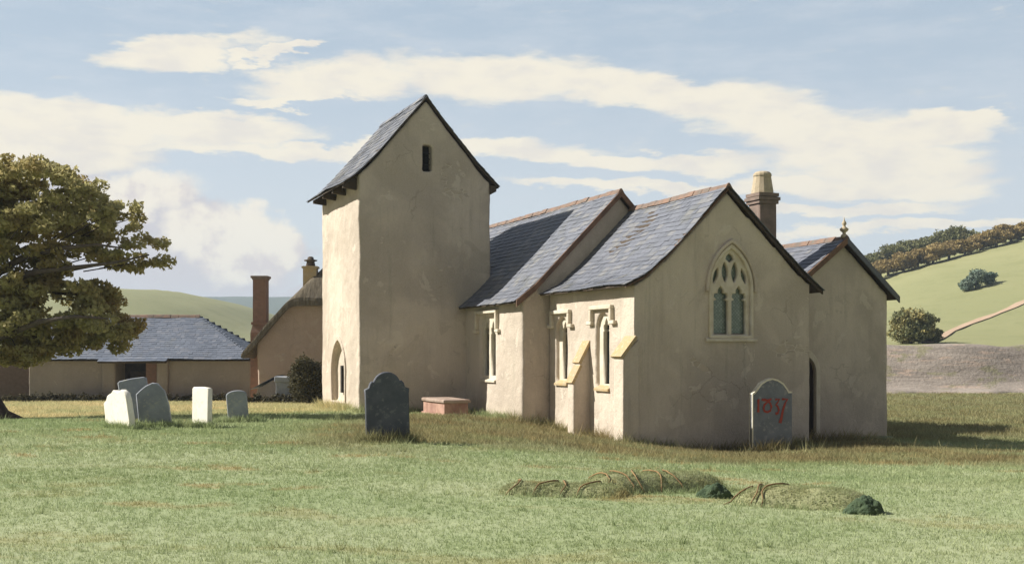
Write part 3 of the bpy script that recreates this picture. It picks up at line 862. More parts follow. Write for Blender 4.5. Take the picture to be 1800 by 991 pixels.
# north aisle
w = MB(); w.prism(gable(AI['n0'], AI['n1'], as_, an), AI['e0'], AI['e1'], fE)
c = MB(); c.prism(arch(6.50, .74, -1.2, E - .62, E - .08), AI['e1'] - .25, AI['e1'] + .3, fE)
old_wall('aisle_wall', w, M['render'], church, c)
dr = plate('door', arch(6.50, .72, -1.2, E - .62, E - .09), [], 0.06, east_plate(AI['e1'] - .2), M['door'], church, bev=.01)
plate('door_frame', arch(6.50, .94, -1.2, E - .60, E + .08, 10), [arch(6.50, .68, -1.3, E - .62, E - .10, 10)], 0.10, east_plate(AI['e1'] - .02), M['stone'], dr)
w = MB(); w.prism([(7.2, -1.6), (9.56, -1.6), (9.56, E - 2.53), (7.2, E - 2.53)], AI['e1'] - .3, AI['e1'] + .10, fE)
old_wall('plinth', w, M['moss_plinth'], church, vox=.05, amp=.015)
aroof = pitched_roof('aisle_roof', M['slate'], church, as_, an, AI['e0'], AI['e1'] + .16, seed=13)
ridge_tiles(aroof, AI['rn'], AI['rz'] + .03, AI['e0'], AI['e1'] + .2)
barge(aroof, as_, AI['e1'] + .17, dep=.16); barge(aroof, an, AI['e1'] + .17, dep=.16, mat=M['slate_old'])
b = MB(); zf = AI['rz'] + .02
b.lathe([(.10, zf), (.10, zf + .08), (.05, zf + .12), (.05, zf + .16), (.12, zf + .22), (.13, zf + .27), (.05, zf + .33), (.04, zf + .37), (.07, zf + .41), (.06, zf + .46), (.02, zf + .53), (.005, zf + .62)], AI['e1'] + .05, AI['rn'])
b.build('finial', M['buff'], church, smooth_=True)
# unseen north transept, added behind the aisle to cast the grass shadow
TR = dict(e0=-15.4, e1=-7.0, n0=9.2, n1=13.3, re=-11.2, ez=3.2, rz=5.9)
te = [(TR['e1'] + .25, TR['ez'] - .12), (TR['re'], TR['rz'])]; tw_ = [(TR['e0'] - .25, TR['ez'] - .12), (TR['re'], TR['rz'])]
w = MB(); w.prism([(TR['e0'], -1.6), (TR['e1'], -1.6), (TR['e1'], TR['ez'] - .1), (TR['re'], TR['rz'] - .15), (TR['e0'], TR['ez'] - .1)], TR['n0'], TR['n1'], fS)
old_wall('shadow_transept_wall', w, M['render'], church, vox=.09)
mb = MB()
for pf in (te, tw_):
    m2 = MB(); slates(m2, pf, AI['rn'] + .6, TR['n1'] + .14, seed=21); mb.add([(p[1], p[0], p[2]) for p in m2.v], m2.f)
trf = mb.build('shadow_transept_roof', M['slate'], church)
mb = MB()
for pf in (te, tw_):
    m2 = MB(); deck(m2, pf, AI['rn'] + .63, TR['n1'] + .1); mb.add([(p[1], p[0], p[2]) for p in m2.v], m2.f)
mb.build('roof_boarding', M['deck'], trf)
# chancel chimney
w = MB(); ce, cnn = -2.6, 5.72
w.box(ce - .30, ce + .30, cnn - .30, cnn + .30, 3.6, E + 4.45)
st = old_wall('chimney', w, M['stack_stone'], church, vox=.05, amp=.015)
b = MB()
for zz, hw in ((4.38, .34), (4.48, .38), (4.60, .35)):
    b.box(ce - hw, ce + hw, cnn - hw, cnn + hw, E + zz, E + zz + .098)
b.build('chimney_cornice', M['stack_stone'], st)
b = MB(); z0 = E + 4.70
b.lathe([(.33, z0), (.325, z0 + .08), (.27, z0 + .42), (.26, z0 + .50), (.275, z0 + .53), (.265, z0 + .59), (.22, z0 + .64), (.15, z0 + .66), (.13, z0 + .5)], ce, cnn, 14)
b.build('chimney_cap', M['buff'], st)

# ------------------------------------------------------------------ gravestones
def stone_outline(kind, w, h):
    a = w / 2
    if kind == 'shouldered':
        r = a * .64; pts = [(-a, -.5), (a, -.5), (a, h - r - .16), (a * 1.03, h - r - .06), (a * .84, h - r - .03), (a * .78, h - r + .05), (a * .68, h - r + .10)]
        pts += [(r * math.cos(t), h - r + r * math.sin(t)) for t in np.linspace(.30, PI - .30, 12)]
        pts += [(-a * .68, h - r + .10), (-a * .78, h - r + .05), (-a * .84, h - r - .03), (-a * 1.03, h - r - .06), (-a, h - r - .16)]
    elif kind == 'ogee':
        pts = [(-a, -.5), (a, -.5), (a, h * .82), (a * .84, h * .82), (a * .76, h * .86), (a * .55, h * .935), (a * .28, h * .98), (0, h * 1.0), (-a * .28, h * .98), (-a * .55, h * .935), (-a * .76, h * .86), (-a * .88, h * .82), (-a, h * .80)]
    elif kind == 'broken':
        pts = [(-a * .9, -.5), (a * .95, -.5), (a * .98, h * .2), (a * .82, h * .72), (a * .70, h * .90), (a * .42, h * .99), (a * .16, h * .93), (-a * .02, h * .985), (-a * .22, h * 1.0), (-a * .4, h * .93), (-a * .68, h * .88), (-a * .78, h * .78), (-a, h * .70), (-a * .93, h * .35)]
    elif kind == 'flat':
        pts = [(-a, -.5), (a, -.5), (a, h * .96), (a * .8, h * .99), (0, h * 1.0), (-a * .85, h * .985), (-a, h * .95)]
    elif kind == 'pointed':
        pts = [(-a, -.5), (a, -.5), (a * .96, h * .45), (a * .80, h * .78), (a * .42, h * .97), (a * .1, h * 1.0), (-a * .3, h * .95), (-a * .6, h * .88), (-a * .95, h * .78)]
    else:  # rounded
        pts = [(-a, -.5), (a, -.5)] + [(a * math.cos(t), h * .86 + h * .14 * math.sin(t)) for t in np.linspace(0, PI, 10)]
    return pts

def gravestone(kind, px, py, d, w, h, mat, label, face=0.0, lean=0.0, back=0.0, th=0.12):
    p = on_ground(px, py) if d is None else Vector(((px - CX) / F * d, d, 0))
    z = gz(p.x, p.y)
    t = thing('gravestone', label, 'gravestone', (p.x, p.y, z), 0, 'headstones in the churchyard')
    t.rotation_euler = (R(back), R(lean), R(face)); t.rotation_mode = 'XYZ'
    s = plate('slab', stone_outline(kind, w, h), [], th, lambda u, v, q: (u, -q, v), mat, t, bev=.02)
    return t, s

B = 22.4   # churchyard stones face the way the church's east end faces
g, s = gravestone('shouldered', 682, 777, None, .84, 1.35, M['slate_stone'], 'large dark slate headstone with shouldered round top near the tower', face=14, lean=-1.5, th=.13)
g, s = gravestone('broken', 211, 761, 25.5, 1.10, .86, M['white_stone'], 'squat white headstone with ragged broken top, nearest of the left cluster', face=-42, lean=-5, th=.15)
g, s = gravestone('flat', 246, 752, 27.0, .66, 1.12, M['grey_stone'], 'grey flat-topped headstone leaning behind the white broken one', face=8, lean=-10, back=-3)
g, s = gravestone('pointed', 274, 750, 26.4, .74, 1.02, M['grey_stone'], 'grey headstone with sloping pointed top, leaning beside the white broken one', face=8, lean=-6, back=2)
g, s = gravestone('flat', 355, 748, 26.6, .66, .94, M['white_stone'], 'upright plain white rectangular headstone standing on its own', face=-42, lean=1, th=.13)
g, s = gravestone('rounded', 420, 731, 29.5, .52, .84, M['grey_stone'], 'slim grey headstone with rounded top, in front of the barn corner', face=10, lean=-5)

# dated stone against the chancel
dp = P(1353, 795, 29.5)
g, s = gravestone('ogee', 1355, 795, 29.55, 1.12, 1.93, M['slate_stone_light'], 'tall blue-grey headstone with red 1837 against the chancel east wall', face=14, lean=0, th=.17)
zoff = -0.02
o_ = stone_outline('ogee', 1.12, 1.93)
rim = []
for k in range(1, len(o_)):
    rim.append(o_[k])
mbr = MB()
pts = o_[1:] + [o_[0]]
for i in range(1, len(pts) - 1):
    (a, b_), (c_, d_) = pts[i], pts[i + 1]
    if i >= len(pts): break
    mbr.hexa([(a, -.095, b_ + .028), (c_, -.095, d_ + .028), (c_ * .955, -.095, d_ - .012), (a * .955, -.095, b_ - .012),
              (a, .09, b_ + .030), (c_, .09, d_ + .030), (c_ * .955, .09, d_ - .010), (a * .955, .09, b_ - .010)][:8])
mbr.build('lit_edge', M['sunlit_edge'], g)  # sunlight along the top and left thickness, put into the colour

def strokes(parent, lines, u0, z0, s, y, rad, mat):
    mb = MB()
    for ln in lines:
        pts = [(u0 + a * s, y, z0 + b_ * s) for a, b_, *_ in ln]
        rr = [rad * (q[2] if len(q) > 2 else 1) for q in ln]
        mb.tube(pts, rr, 6)
    o = mb.build('inscription', mat, parent)
    for v in o.data.vertices:               # cut letters are shallow: flatten the strokes onto the face
        v.co.y = y + (v.co.y - y) * .25
    return o
# stroke coordinates read off the stone (1 unit = 100 px of the enlarged view)
L1837 = [
    [(.0, 1.40, 1.3), (.02, 1.35, 1.3), (.02, .6, .9), (.0, .05, 1.3)],                                  # 1
    [(.42, 1.40, 1.2), (.62, 1.30, .9), (.9, 1.25, .8), (1.3, 1.36, .8), (1.5, 1.42, 1)],                  # top of the 8
    [(.62, 1.30, .8), (.55, 1.36, .8), (.72, 1.42, .7), (1.1, 1.25, .8), (1.38, .95, .9), (1.50, .60, 1), (1.38, .2, 1), (1.05, .05, 1), (.72, .15, 1), (.60, .45, 1), (.72, .85, 1), (1.0, 1.05, .8), (1.4, 1.35, .7)],
    [(1.95, 1.38, 1.1), (2.15, 1.36, .7), (2.42, 1.42, 1), (2.2, 1.0, .8), (2.02, .82, .9), (2.25, .6, .9), (2.36, .25, 1), (2.25, -.05, 1.1), (1.98, -.14, 1.3)],   # 3
    [(2.72, 1.40, 1.1), (3.0, 1.38, .8), (3.34, 1.40, 1.1), (3.05, .9, 1), (2.80, .2, 1.1), (2.66, -.5, 1.3), (2.48, -1.1, 1.6)],   # 7
]
strokes(g, L1837, -.40, 1.08, .245, -.098, .029, M['red_paint'])

# chest tomb, lying east-west like the church
cs0 = P(781, 738, 35.2)
tomb = thing('chest_tomb', 'low pink sandstone chest tomb at the foot of the tower', 'tomb', (cs0.x, cs0.y, gz(cs0.x, cs0.y)), RZ)
w = MB(); w.box(-2.1, 0, 0, .80, -.4, .42); old_wall('chest', w, M['tomb_pink'], tomb, vox=.045, amp=.012)
w = MB(); w.box(-2.15, .05, -.05, .85, .40, .51); old_wall('slab', w, M['tomb_top'], tomb, vox=.04, amp=.014)
w = MB(); w.box(-2.16, .06, -.06, .86, -.4, .06); old_wall('plinth', w, M['tomb_pink'], tomb, vox=.045, amp=.012)

# ------------------------------------------------------------------ grave mounds bound with withies
def mound(pa, pb, width, height, label, hoops):
    a = on_ground(*pa); b_ = on_ground(*pb)
    d = (b_ - a); d.z = 0; L = d.length; ang = math.atan2(d.y, d.x)
    t = thing('grave_mound', label, 'grave mound', (a.x, a.y, gz(a.x, a.y)), ang, 'turf grave mounds')
    nu, nv = 70, 26
    ca, sa = math.cos(ang), math.sin(ang)
    def top(u, v):
        """height above ground at u along, v across (-1..1)"""
        e = min(u, L - u) / (width * .55); e = math.sqrt(max(0, 1 - (1 - min(e, 1)) ** 2))
        return height * e * max(0, 1 - abs(v) ** 2.3) ** .75
    V, Fc = [], []
    for i in range(nu + 1):
        for j in range(nv + 1):
            u = L * i / nu; v = -1 + 2 * j / nv
            e = min(u, L - u) / (width * .55); e = math.sqrt(max(0.0, 1 - (1 - min(e, 1)) ** 2))
            y = v * width / 2 * (.25 + .75 * e)
            x_, y_ = a.x + ca * u - sa * y, a.y + sa * u + ca * y
            z = gz(x_, y_) - t.location.z - .03 + top(u, v) + .014 * mnoise.noise(Vector((x_ * 4, y_ * 4, 0)))
            V.append((u, y, z))
    for i in range(nu):
        for j in range(nv):
            k = i * (nv + 1) + j
            Fc.append((k, k + nv + 1, k + nv + 2, k + 1))
    o = mesh_np('turf', V, Fc, M['turf'], t, smooth_=True)
    at_ = o.data.attributes.new('olive', 'FLOAT', 'POINT'); at_.data.foreach_set('value', np.full(len(V), .5, np.float32))
    for f in hoops:
        u = L * f; mb = MB(); pts = []
        for j in range(13):
            v = -1.02 + 2.04 * j / 12; y = v * width / 2; uu = u + .10 * v + .06 * math.sin(3 * v + f * 19) + random.uniform(-.015, .015)
            x_, y_ = a.x + ca * uu - sa * y, a.y + sa * uu + ca * y
            pts.append((uu, y, gz(x_, y_) - t.location.z - .001 + top(uu, v)))
        mb.tube(pts, [.005 + .005 * math.sin(PI * (j + 1) / 15) + random.uniform(0, .0015) for j in range(13)], 6)
        mb.build('withy', M['withy'], t, smooth_=True)
    # tufts on the mound
    return dict(a=a, ang=ang, L=L, w=width, top=top)
mounds = [
    mound((880, 866), (1105, 872), .55, .17, 'narrow low turf grave mound, leftmost of the three', (.14, .38, .52, .72)),
    mound((1032, 866), (1262, 858), .80, .25, 'tall turf grave mound bound with brown withies, middle of the three', (.10, .22, .33, .46, .60)),
    mound((1292, 882), (1535, 892), .80, .23, 'turf grave mound at the right, with few withies', (.07, .2, .32)),
]
def moss_lump(px, py, w, h, label):
    p = on_ground(px, py)
    bm = bmesh.new(); bmesh.ops.create_icosphere(bm, subdivisions=5, radius=1)
    for v in bm.verts:
        n = mnoise.fractal(v.co * 1.6 + Vector((px, 0, 0)), 0.9, 2.0, 4)
        s = 1 + .22 * n + .05 * mnoise.noise(v.co * 9)
        z = v.co.z
        v.co = Vector((v.co.x * w * s * (1.0 - .35 * max(z, 0)), v.co.y * w * .7 * s, z * h * s))
    me = bpy.data.meshes.new('mossy_stone'); bm.to_mesh(me); bm.free()
    me.materials.append(M['moss']); me.polygons.foreach_set('use_smooth', [True] * len(me.polygons))
    o = link(bpy.data.objects.new('mossy_stone', me)); o.location = (p.x, p.y, gz(p.x, p.y))
    tag(o, label, 'stone', 'mossy stones at the ends of the mounds')
moss_lump(1257, 874, .21, .17, 'dark green mossy stone at the end of the middle grave mound')
moss_lump(1522, 902, .22, .18, 'dark green mossy stone at the end of the right grave mound')

# ------------------------------------------------------------------ barn
BD = 65.0; BS = F / BD
bx0, bx1 = (50 - CX) / BS, (441 - CX) / BS
bz = gz((bx0 + bx1) / 2, BD) - .1
ez = E + (HY - 628) / BS; rz = E + (HY - 556) / BS
barn = thing('barn', 'long low stone barn with hipped blue slate roof and recessed entrance', 'barn', (0, BD, 0))
w = MB(); w.box(bx0, bx1, 0, 5.6, bz - 1.2, ez + .08)
rx0, rx1 = (203 - CX) / BS, (279 - CX) / BS
c = MB(); c.box(rx0, rx1, -.3, 1.6, bz - 1.0, ez - .22)
old_wall('wall', w, M['barn_wall'], barn, c, vox=.09, amp=.03)
b = MB(); b.box(rx0 + .02, rx1 - .02, 1.52, 1.58, bz - .6, ez - .23); bp = b.build('boarded_back', M['door'], barn)
b = MB(); b.box(rx0 + .35, rx0 + 1.35, 1.44, 1.518, bz - .4, ez - .8); b.build('inner_door', M['deck'], barn)
b = MB(); b.box((255 - CX) / BS, rx1 - .01, .15, 1.50, bz - .6, ez - .225); b.build('brick_jamb', M['brick_stack'], barn)
for a, bb in ((181, 204), (277, 297)):
    w = MB(); w.box((a - CX) / BS, (bb - CX) / BS, -.22, .25, bz - 1.0, ez - .04)
    old_wall('pier', w, M['pink_wall'] if False else M['barn_wall'], barn, vox=.06, amp=.02)
ry = 3.0
rl, rr = (95 - CX) / (F / (BD + 3)), (352 - CX) / (F / (BD + 3))
rz2 = E + (HY - 556) / (F / (BD + 3)); hx0, hx1 = bx0 - .3, bx1 + .3
mb = MB()
at_f = [(-.42, ez - .06), (ry, rz2)]
def clipf(t, e0, e1): return (hx0 + (rl - hx0) * t, hx1 + (rr - hx1) * t)
slates(mb, at_f, hx0, hx1, expo=.20, wid=(.2, .36), clip=clipf, sag=.06)
at_b = [(5.9, ez - .06), (ry, rz2)]
slates(mb, at_b, hx0, hx1, expo=.30, wid=(.3, .5), clip=clipf)

# hipped ends: the same courses turned through a right angle
def hip(x_eave, x_top, sgn):
    m2 = MB(); prof = [(-abs(x_eave - x_top), ez - .06), (0, rz2)]
    slates(m2, prof, -.42, 5.9, expo=.22, clip=lambda t, a, b_: (-.42 + (ry + .42) * t, 5.9 + (ry - 5.9) * t))
    mb.add([(x_top - sgn * (-p[1]) * -1 if False else x_top + sgn * (-p[1]), p[0], p[2]) for p in m2.v], m2.f)
hip(hx1, rr, 1); hip(hx0, rl, -1)
br = mb.build('roof', M['barn_slate'], barn, fix=True)
d_ = MB()
d_.add([(hx0 + .05, -.36, ez - .20), (hx1 - .05, -.36, ez - .20), (hx1 - .05, 5.84, ez - .20), (hx0 + .05, 5.84, ez - .20), (rl, ry, rz2 - .15), (rr, ry, rz2 - .15)],
       [(0, 1, 5, 4), (1, 2, 5), (2, 3, 4, 5), (3, 0, 4), (0, 3, 2, 1)])
d_.build('roof_boarding', M['deck'], br)
mbx = MB()
rt = ridge_tiles(br, ry, rz2 + .05, rl, rr, L=.5, size=.16)
# entrance hood, a strip of slates carried over the recess
mb = MB(); hx = ((180 - CX) / BS, (300 - CX) / BS)
slates(mb, [(-.85, ez - .20), (-.40, ez - .02)], hx[0], hx[1], expo=.2)
hd = mb.build('entrance_hood', M['barn_slate'], barn, fix=False)
b = MB(); b.prism([(-.82, ez - .235), (-.2, ez + .0), (-.2, ez - .10), (-.82, ez - .32)], hx[0] + .02, hx[1] - .02, fE); b.build('beam', M['deck'], hd)

# dark brick wall left of the barn, behind the tree
bwz = gz(-29.5, 65.5)
w = MB(); w.box((-40 - CX) / BS, (49 - CX) / BS, 0, .45, -1.2, E + (HY - 630) / BS - bwz)
tag(old_wall('brick_wall', w, M['brick_dark'], None, vox=.08, amp=.02), 'dark brick wall running behind the tree to the barn', 'wall').location = (0, BD + .4, bwz)

# ------------------------------------------------------------------ cottage
CD = 58.0; CSC = F / CD
cot = thing('cottage', 'thatched pink cottage with tall brick chimney, half hidden by the tower', 'cottage', (0, CD, 0))
cx0 = (452 - CX) / CSC; crx = (566 - CX) / CSC; cx1 = 2 * crx - cx0
cez = E + (HY - 602) / CSC; crz = E + (HY - 470) / CSC; cgz = gz(-11, CD)
hipz = E + (HY - 536) / CSC
slope = (crz - cez) / (crx - cx0)
w = MB()
xh = cx0 + (hipz - cez) / slope
w.prism([(cx0, cgz - 1.5), (cx1, cgz - 1.5), (cx1, cez), (2 * crx - xh, hipz), (xh, hipz), (cx0, cez)], 0, 8.0, fS)
old_wall('wall', w, M['pink_wall'], cot, vox=.09, amp=.04)
# thatch: thick coat following a left slope, right slope and half hip towards the camera
def thatch():
    T = .38; ov = .55
    def zt(x, y):
        side = crz + .28 - slope * abs(x - crx)
        hipp = hipz + .42 + (y + .35) * 1.25
        r = -math.log(math.exp(-side * 5) + math.exp(-hipp * 5)) / 5
        return r
    xs = np.linspace(cx0 - .72, cx1 + .72, 70); ys = np.concatenate([[-.42, -.40], np.linspace(-.36, 3.6, 34), np.linspace(4, 8.4, 10)])
    V, Fc = [], []
    nx, ny = len(xs), len(ys)
    for lay in (0, 1):
        for i, x in enumerate(xs):
            for j, y in enumerate(ys):
                z = zt(x, y)
                if lay:
                    z -= T * (1.0 if 0 < i < nx - 1 else .45)
                else:
                    z += .05 * mnoise.noise(Vector((x * 1.2, y * 1.2, 3))) + .02 * mnoise.noise(Vector((x * 6, y * 6, 3)))
                    if j == 0: z -= .12
                if i in (0, nx - 1): z -= .04
                V.append((x, y + (.03 * mnoise.noise(Vector((x * 3, z * 3, 0))) if j < 2 else 0), z))
    def id_(l, i, j): return l * nx * ny + i * ny + j
    for i in range(nx - 1):
        for j in range(ny - 1):
            Fc.append((id_(0, i, j), id_(0, i + 1, j), id_(0, i + 1, j + 1), id_(0, i, j + 1)))
            Fc.append((id_(1, i, j), id_(1, i, j + 1), id_(1, i + 1, j + 1), id_(1, i + 1, j)))
    for i in range(nx - 1):
        Fc.append((id_(0, i, 0), id_(1, i, 0), id_(1, i + 1, 0), id_(0, i + 1, 0)))
        Fc.append((id_(0, i, ny - 1), id_(0, i + 1, ny - 1), id_(1, i + 1, ny - 1), id_(1, i, ny - 1)))
    for j in range(ny - 1):
        Fc.append((id_(0, 0, j), id_(0, 0, j + 1), id_(1, 0, j + 1), id_(1, 0, j)))
        Fc.append((id_(0, nx - 1, j), id_(1, nx - 1, j), id_(1, nx - 1, j + 1), id_(0, nx - 1, j + 1)))
    return mesh_np('thatched_roof', V, Fc, M['thatch'], cot)
thatch()
# red brick stack at the side of the cottage
kd = 2.6; ks = F / (CD + kd)
kx0, kx1 = (447 - CX) / ks, (470 - CX) / ks; kc = (kx0 + kx1) / 2; kw = (kx1 - kx0) / 2
b = MB(); zc = lambda py: E + (HY - py) / ks
b.box(kc - kw * 1.3, kc + kw * 1.3, kd - .45, kd + .45, cgz - 1.2, zc(585))
b.hexa([(kc - kw * 1.3, kd - .45, zc(585)), (kc + kw * 1.3, kd - .45, zc(585)), (kc + kw * 1.3, kd + .45, zc(585)), (kc - kw * 1.3, kd + .45, zc(585)),
        (kc - kw, kd - .35, zc(570)), (kc + kw, kd - .35, zc(570)), (kc + kw, kd + .35, zc(570)), (kc - kw, kd + .35, zc(570))])
b.box(kc - kw, kc + kw, kd - .35, kd + .35, zc(570), zc(492))
ck = b.build('chimney_stack', M['brick_stack'], cot)
b = MB(); b.box(kc - kw * 1.12, kc + kw * 1.12, kd - .40, kd + .40, zc(492), zc(489.5)); b.box(kc - kw * 1.28, kc + kw * 1.28, kd - .46, kd + .46, zc(489.4), zc(485.5)); b.build('chimney_cap', M['stack_stone'], ck)
b = MB(); b.box(kc - kw * 1.22, kc + kw * 1.22, kd - .42, kd + .42, zc(571), zc(566)); b.build('collar', M['brick_stack'], ck)
# ochre pot on the ridge
od = .9; os_ = F / (CD + od); ox = (546 - CX) / os_; oz = lambda py: E + (HY - py) / os_
b = MB(); b.box(ox - .34, ox + .34, od - .3, od + .3, oz(505), oz(468)); b.box(ox - .40, ox + .40, od - .36, od + .36, oz(472), oz(468.5)); oc = b.build('ridge_chimney', M['ochre'], cot)
b = MB(); b.lathe([(.22, oz(468.6)), (.24, oz(466)), (.20, oz(460)), (.34, oz(458.5)), (.34, oz(457)), (.17, oz(456)), (.15, oz(452.5)), (.08, oz(451))], ox, od, 12); b.build('chimney_pot', M['deck'], oc, smooth_=True)
# lean-to with slate roof and stone pier in front of the cottage
LD = 55.0; LS = F / LD
shed = thing('lean_to', 'low stone lean-to with small blue slate roof below the cottage', 'shed', (0, LD, 0))
lx0, lx1 = (447 - CX) / LS, (489 - CX) / LS; lg = gz((lx0 + lx1) / 2, LD)
w = MB(); w.prism([(lx0, lg - .8), (lx1, lg - .8), (lx1, E + (HY - 663) / LS), (lx0 + .1, E + (HY - 684) / LS)], 0, 1.6, fS)
old_wall('wall', w, M['barn_wall'], shed, vox=.06, amp=.03)
m2 = MB(); slates(m2, [(lx0 - .12, E + (HY - 684) / LS), (lx1 + .02, E + (HY - 659) / LS)], -.15, 1.75, expo=.2)
mb = MB(); mb.add([(p[1], p[0], p[2]) for p in m2.v], m2.f); mb.build('roof', M['barn_slate'], shed)
pr_ = P(500, 693, 54.5); pg = gz(pr_.x, 54.5)
pier = thing('stone_pier', 'squat square grey stone pier beside the dark round bush', 'pier', (pr_.x, 54.5, pg))
w = MB(); w.box(-.36, .36, -.3, .3, -.5, 1.05); old_wall('shaft', w, M['grey_stone'], pier, vox=.05, amp=.03)
w = MB(); w.box(-.42, .42, -.36, .36, 1.05, 1.30); old_wall('capstone', w, M['grey_stone'], pier, vox=.05, amp=.03)

# ------------------------------------------------------------------ foliage
def leaves(clumps, n, size, flat=.0, shell=.55):
    """quads scattered through ellipsoid clumps; clumps rows: x y z rx ry rz"""
    c = np.array(clumps, float)
    vol = np.prod(c[:, 3:6], axis=1) ** .75
    idx = rng.choice(len(c), n, p=vol / vol.sum())
    d = rng.normal(size=(n, 3)); d /= np.linalg.norm(d, axis=1)[:, None]
    r = (shell + (1 - shell) * rng.random(n)) ** .8
    wob = 1 + .18 * np.sin(d[:, 0] * 5 + idx) * np.cos(d[:, 2] * 6 + idx * 1.7) + .1 * np.sin(d[:, 1] * 11 + idx * .7)
    p = c[idx, :3] + d * c[idx, 3:6] * (r * wob)[:, None]
    a = rng.normal(size=(n, 3)); a[:, 2] *= (1 - flat); a /= np.linalg.norm(a, axis=1)[:, None]
    b = np.cross(a, rng.normal(size=(n, 3))); b /= np.linalg.norm(b, axis=1)[:, None]
    s = size * (.6 + .8 * rng.random(n))[:, None]
    a = a * s; b = b * s * .55
    return np.stack([p - a, p + b, p + a * 1.05, p - b], axis=1)

def sprays(clumps):
    """break every leaf clump into smaller uneven sprays on its surface"""
    out = []
    for x, y, z, rx, ry, rz in clumps:
        for k in range(9):
            d = Vector((random.gauss(0, 1), random.gauss(0, 1), random.gauss(0, 1) + .2)).normalized()
            q = random.uniform(.45, .95); f = random.uniform(.22, .42)
            out.append((x + d.x * rx * q, y + d.y * ry * q, z + d.z * rz * q, rx * f * 1.25, ry * f * 1.25, max(rz * f, .10)))
    return out

def tree_things(name, label, cat, base, clumps, n, size, mat, trunk, bark=None, group=None, feather=False):
    """clumps and trunk in world space"""
    t = thing(name, label, cat, base, 0, group)
    V = leaves(sprays(clumps) if feather else clumps, n, size) - np.array(base)
    fast_mesh('crown', V, 4, mat, t)
    mb = MB()
    for pts, rad in trunk:
        mb.tube([Vector(p) - Vector(base) for p in pts], rad, 9)
    mb.build('trunk', bark or M['bark'], t, smooth_=True)
    return t

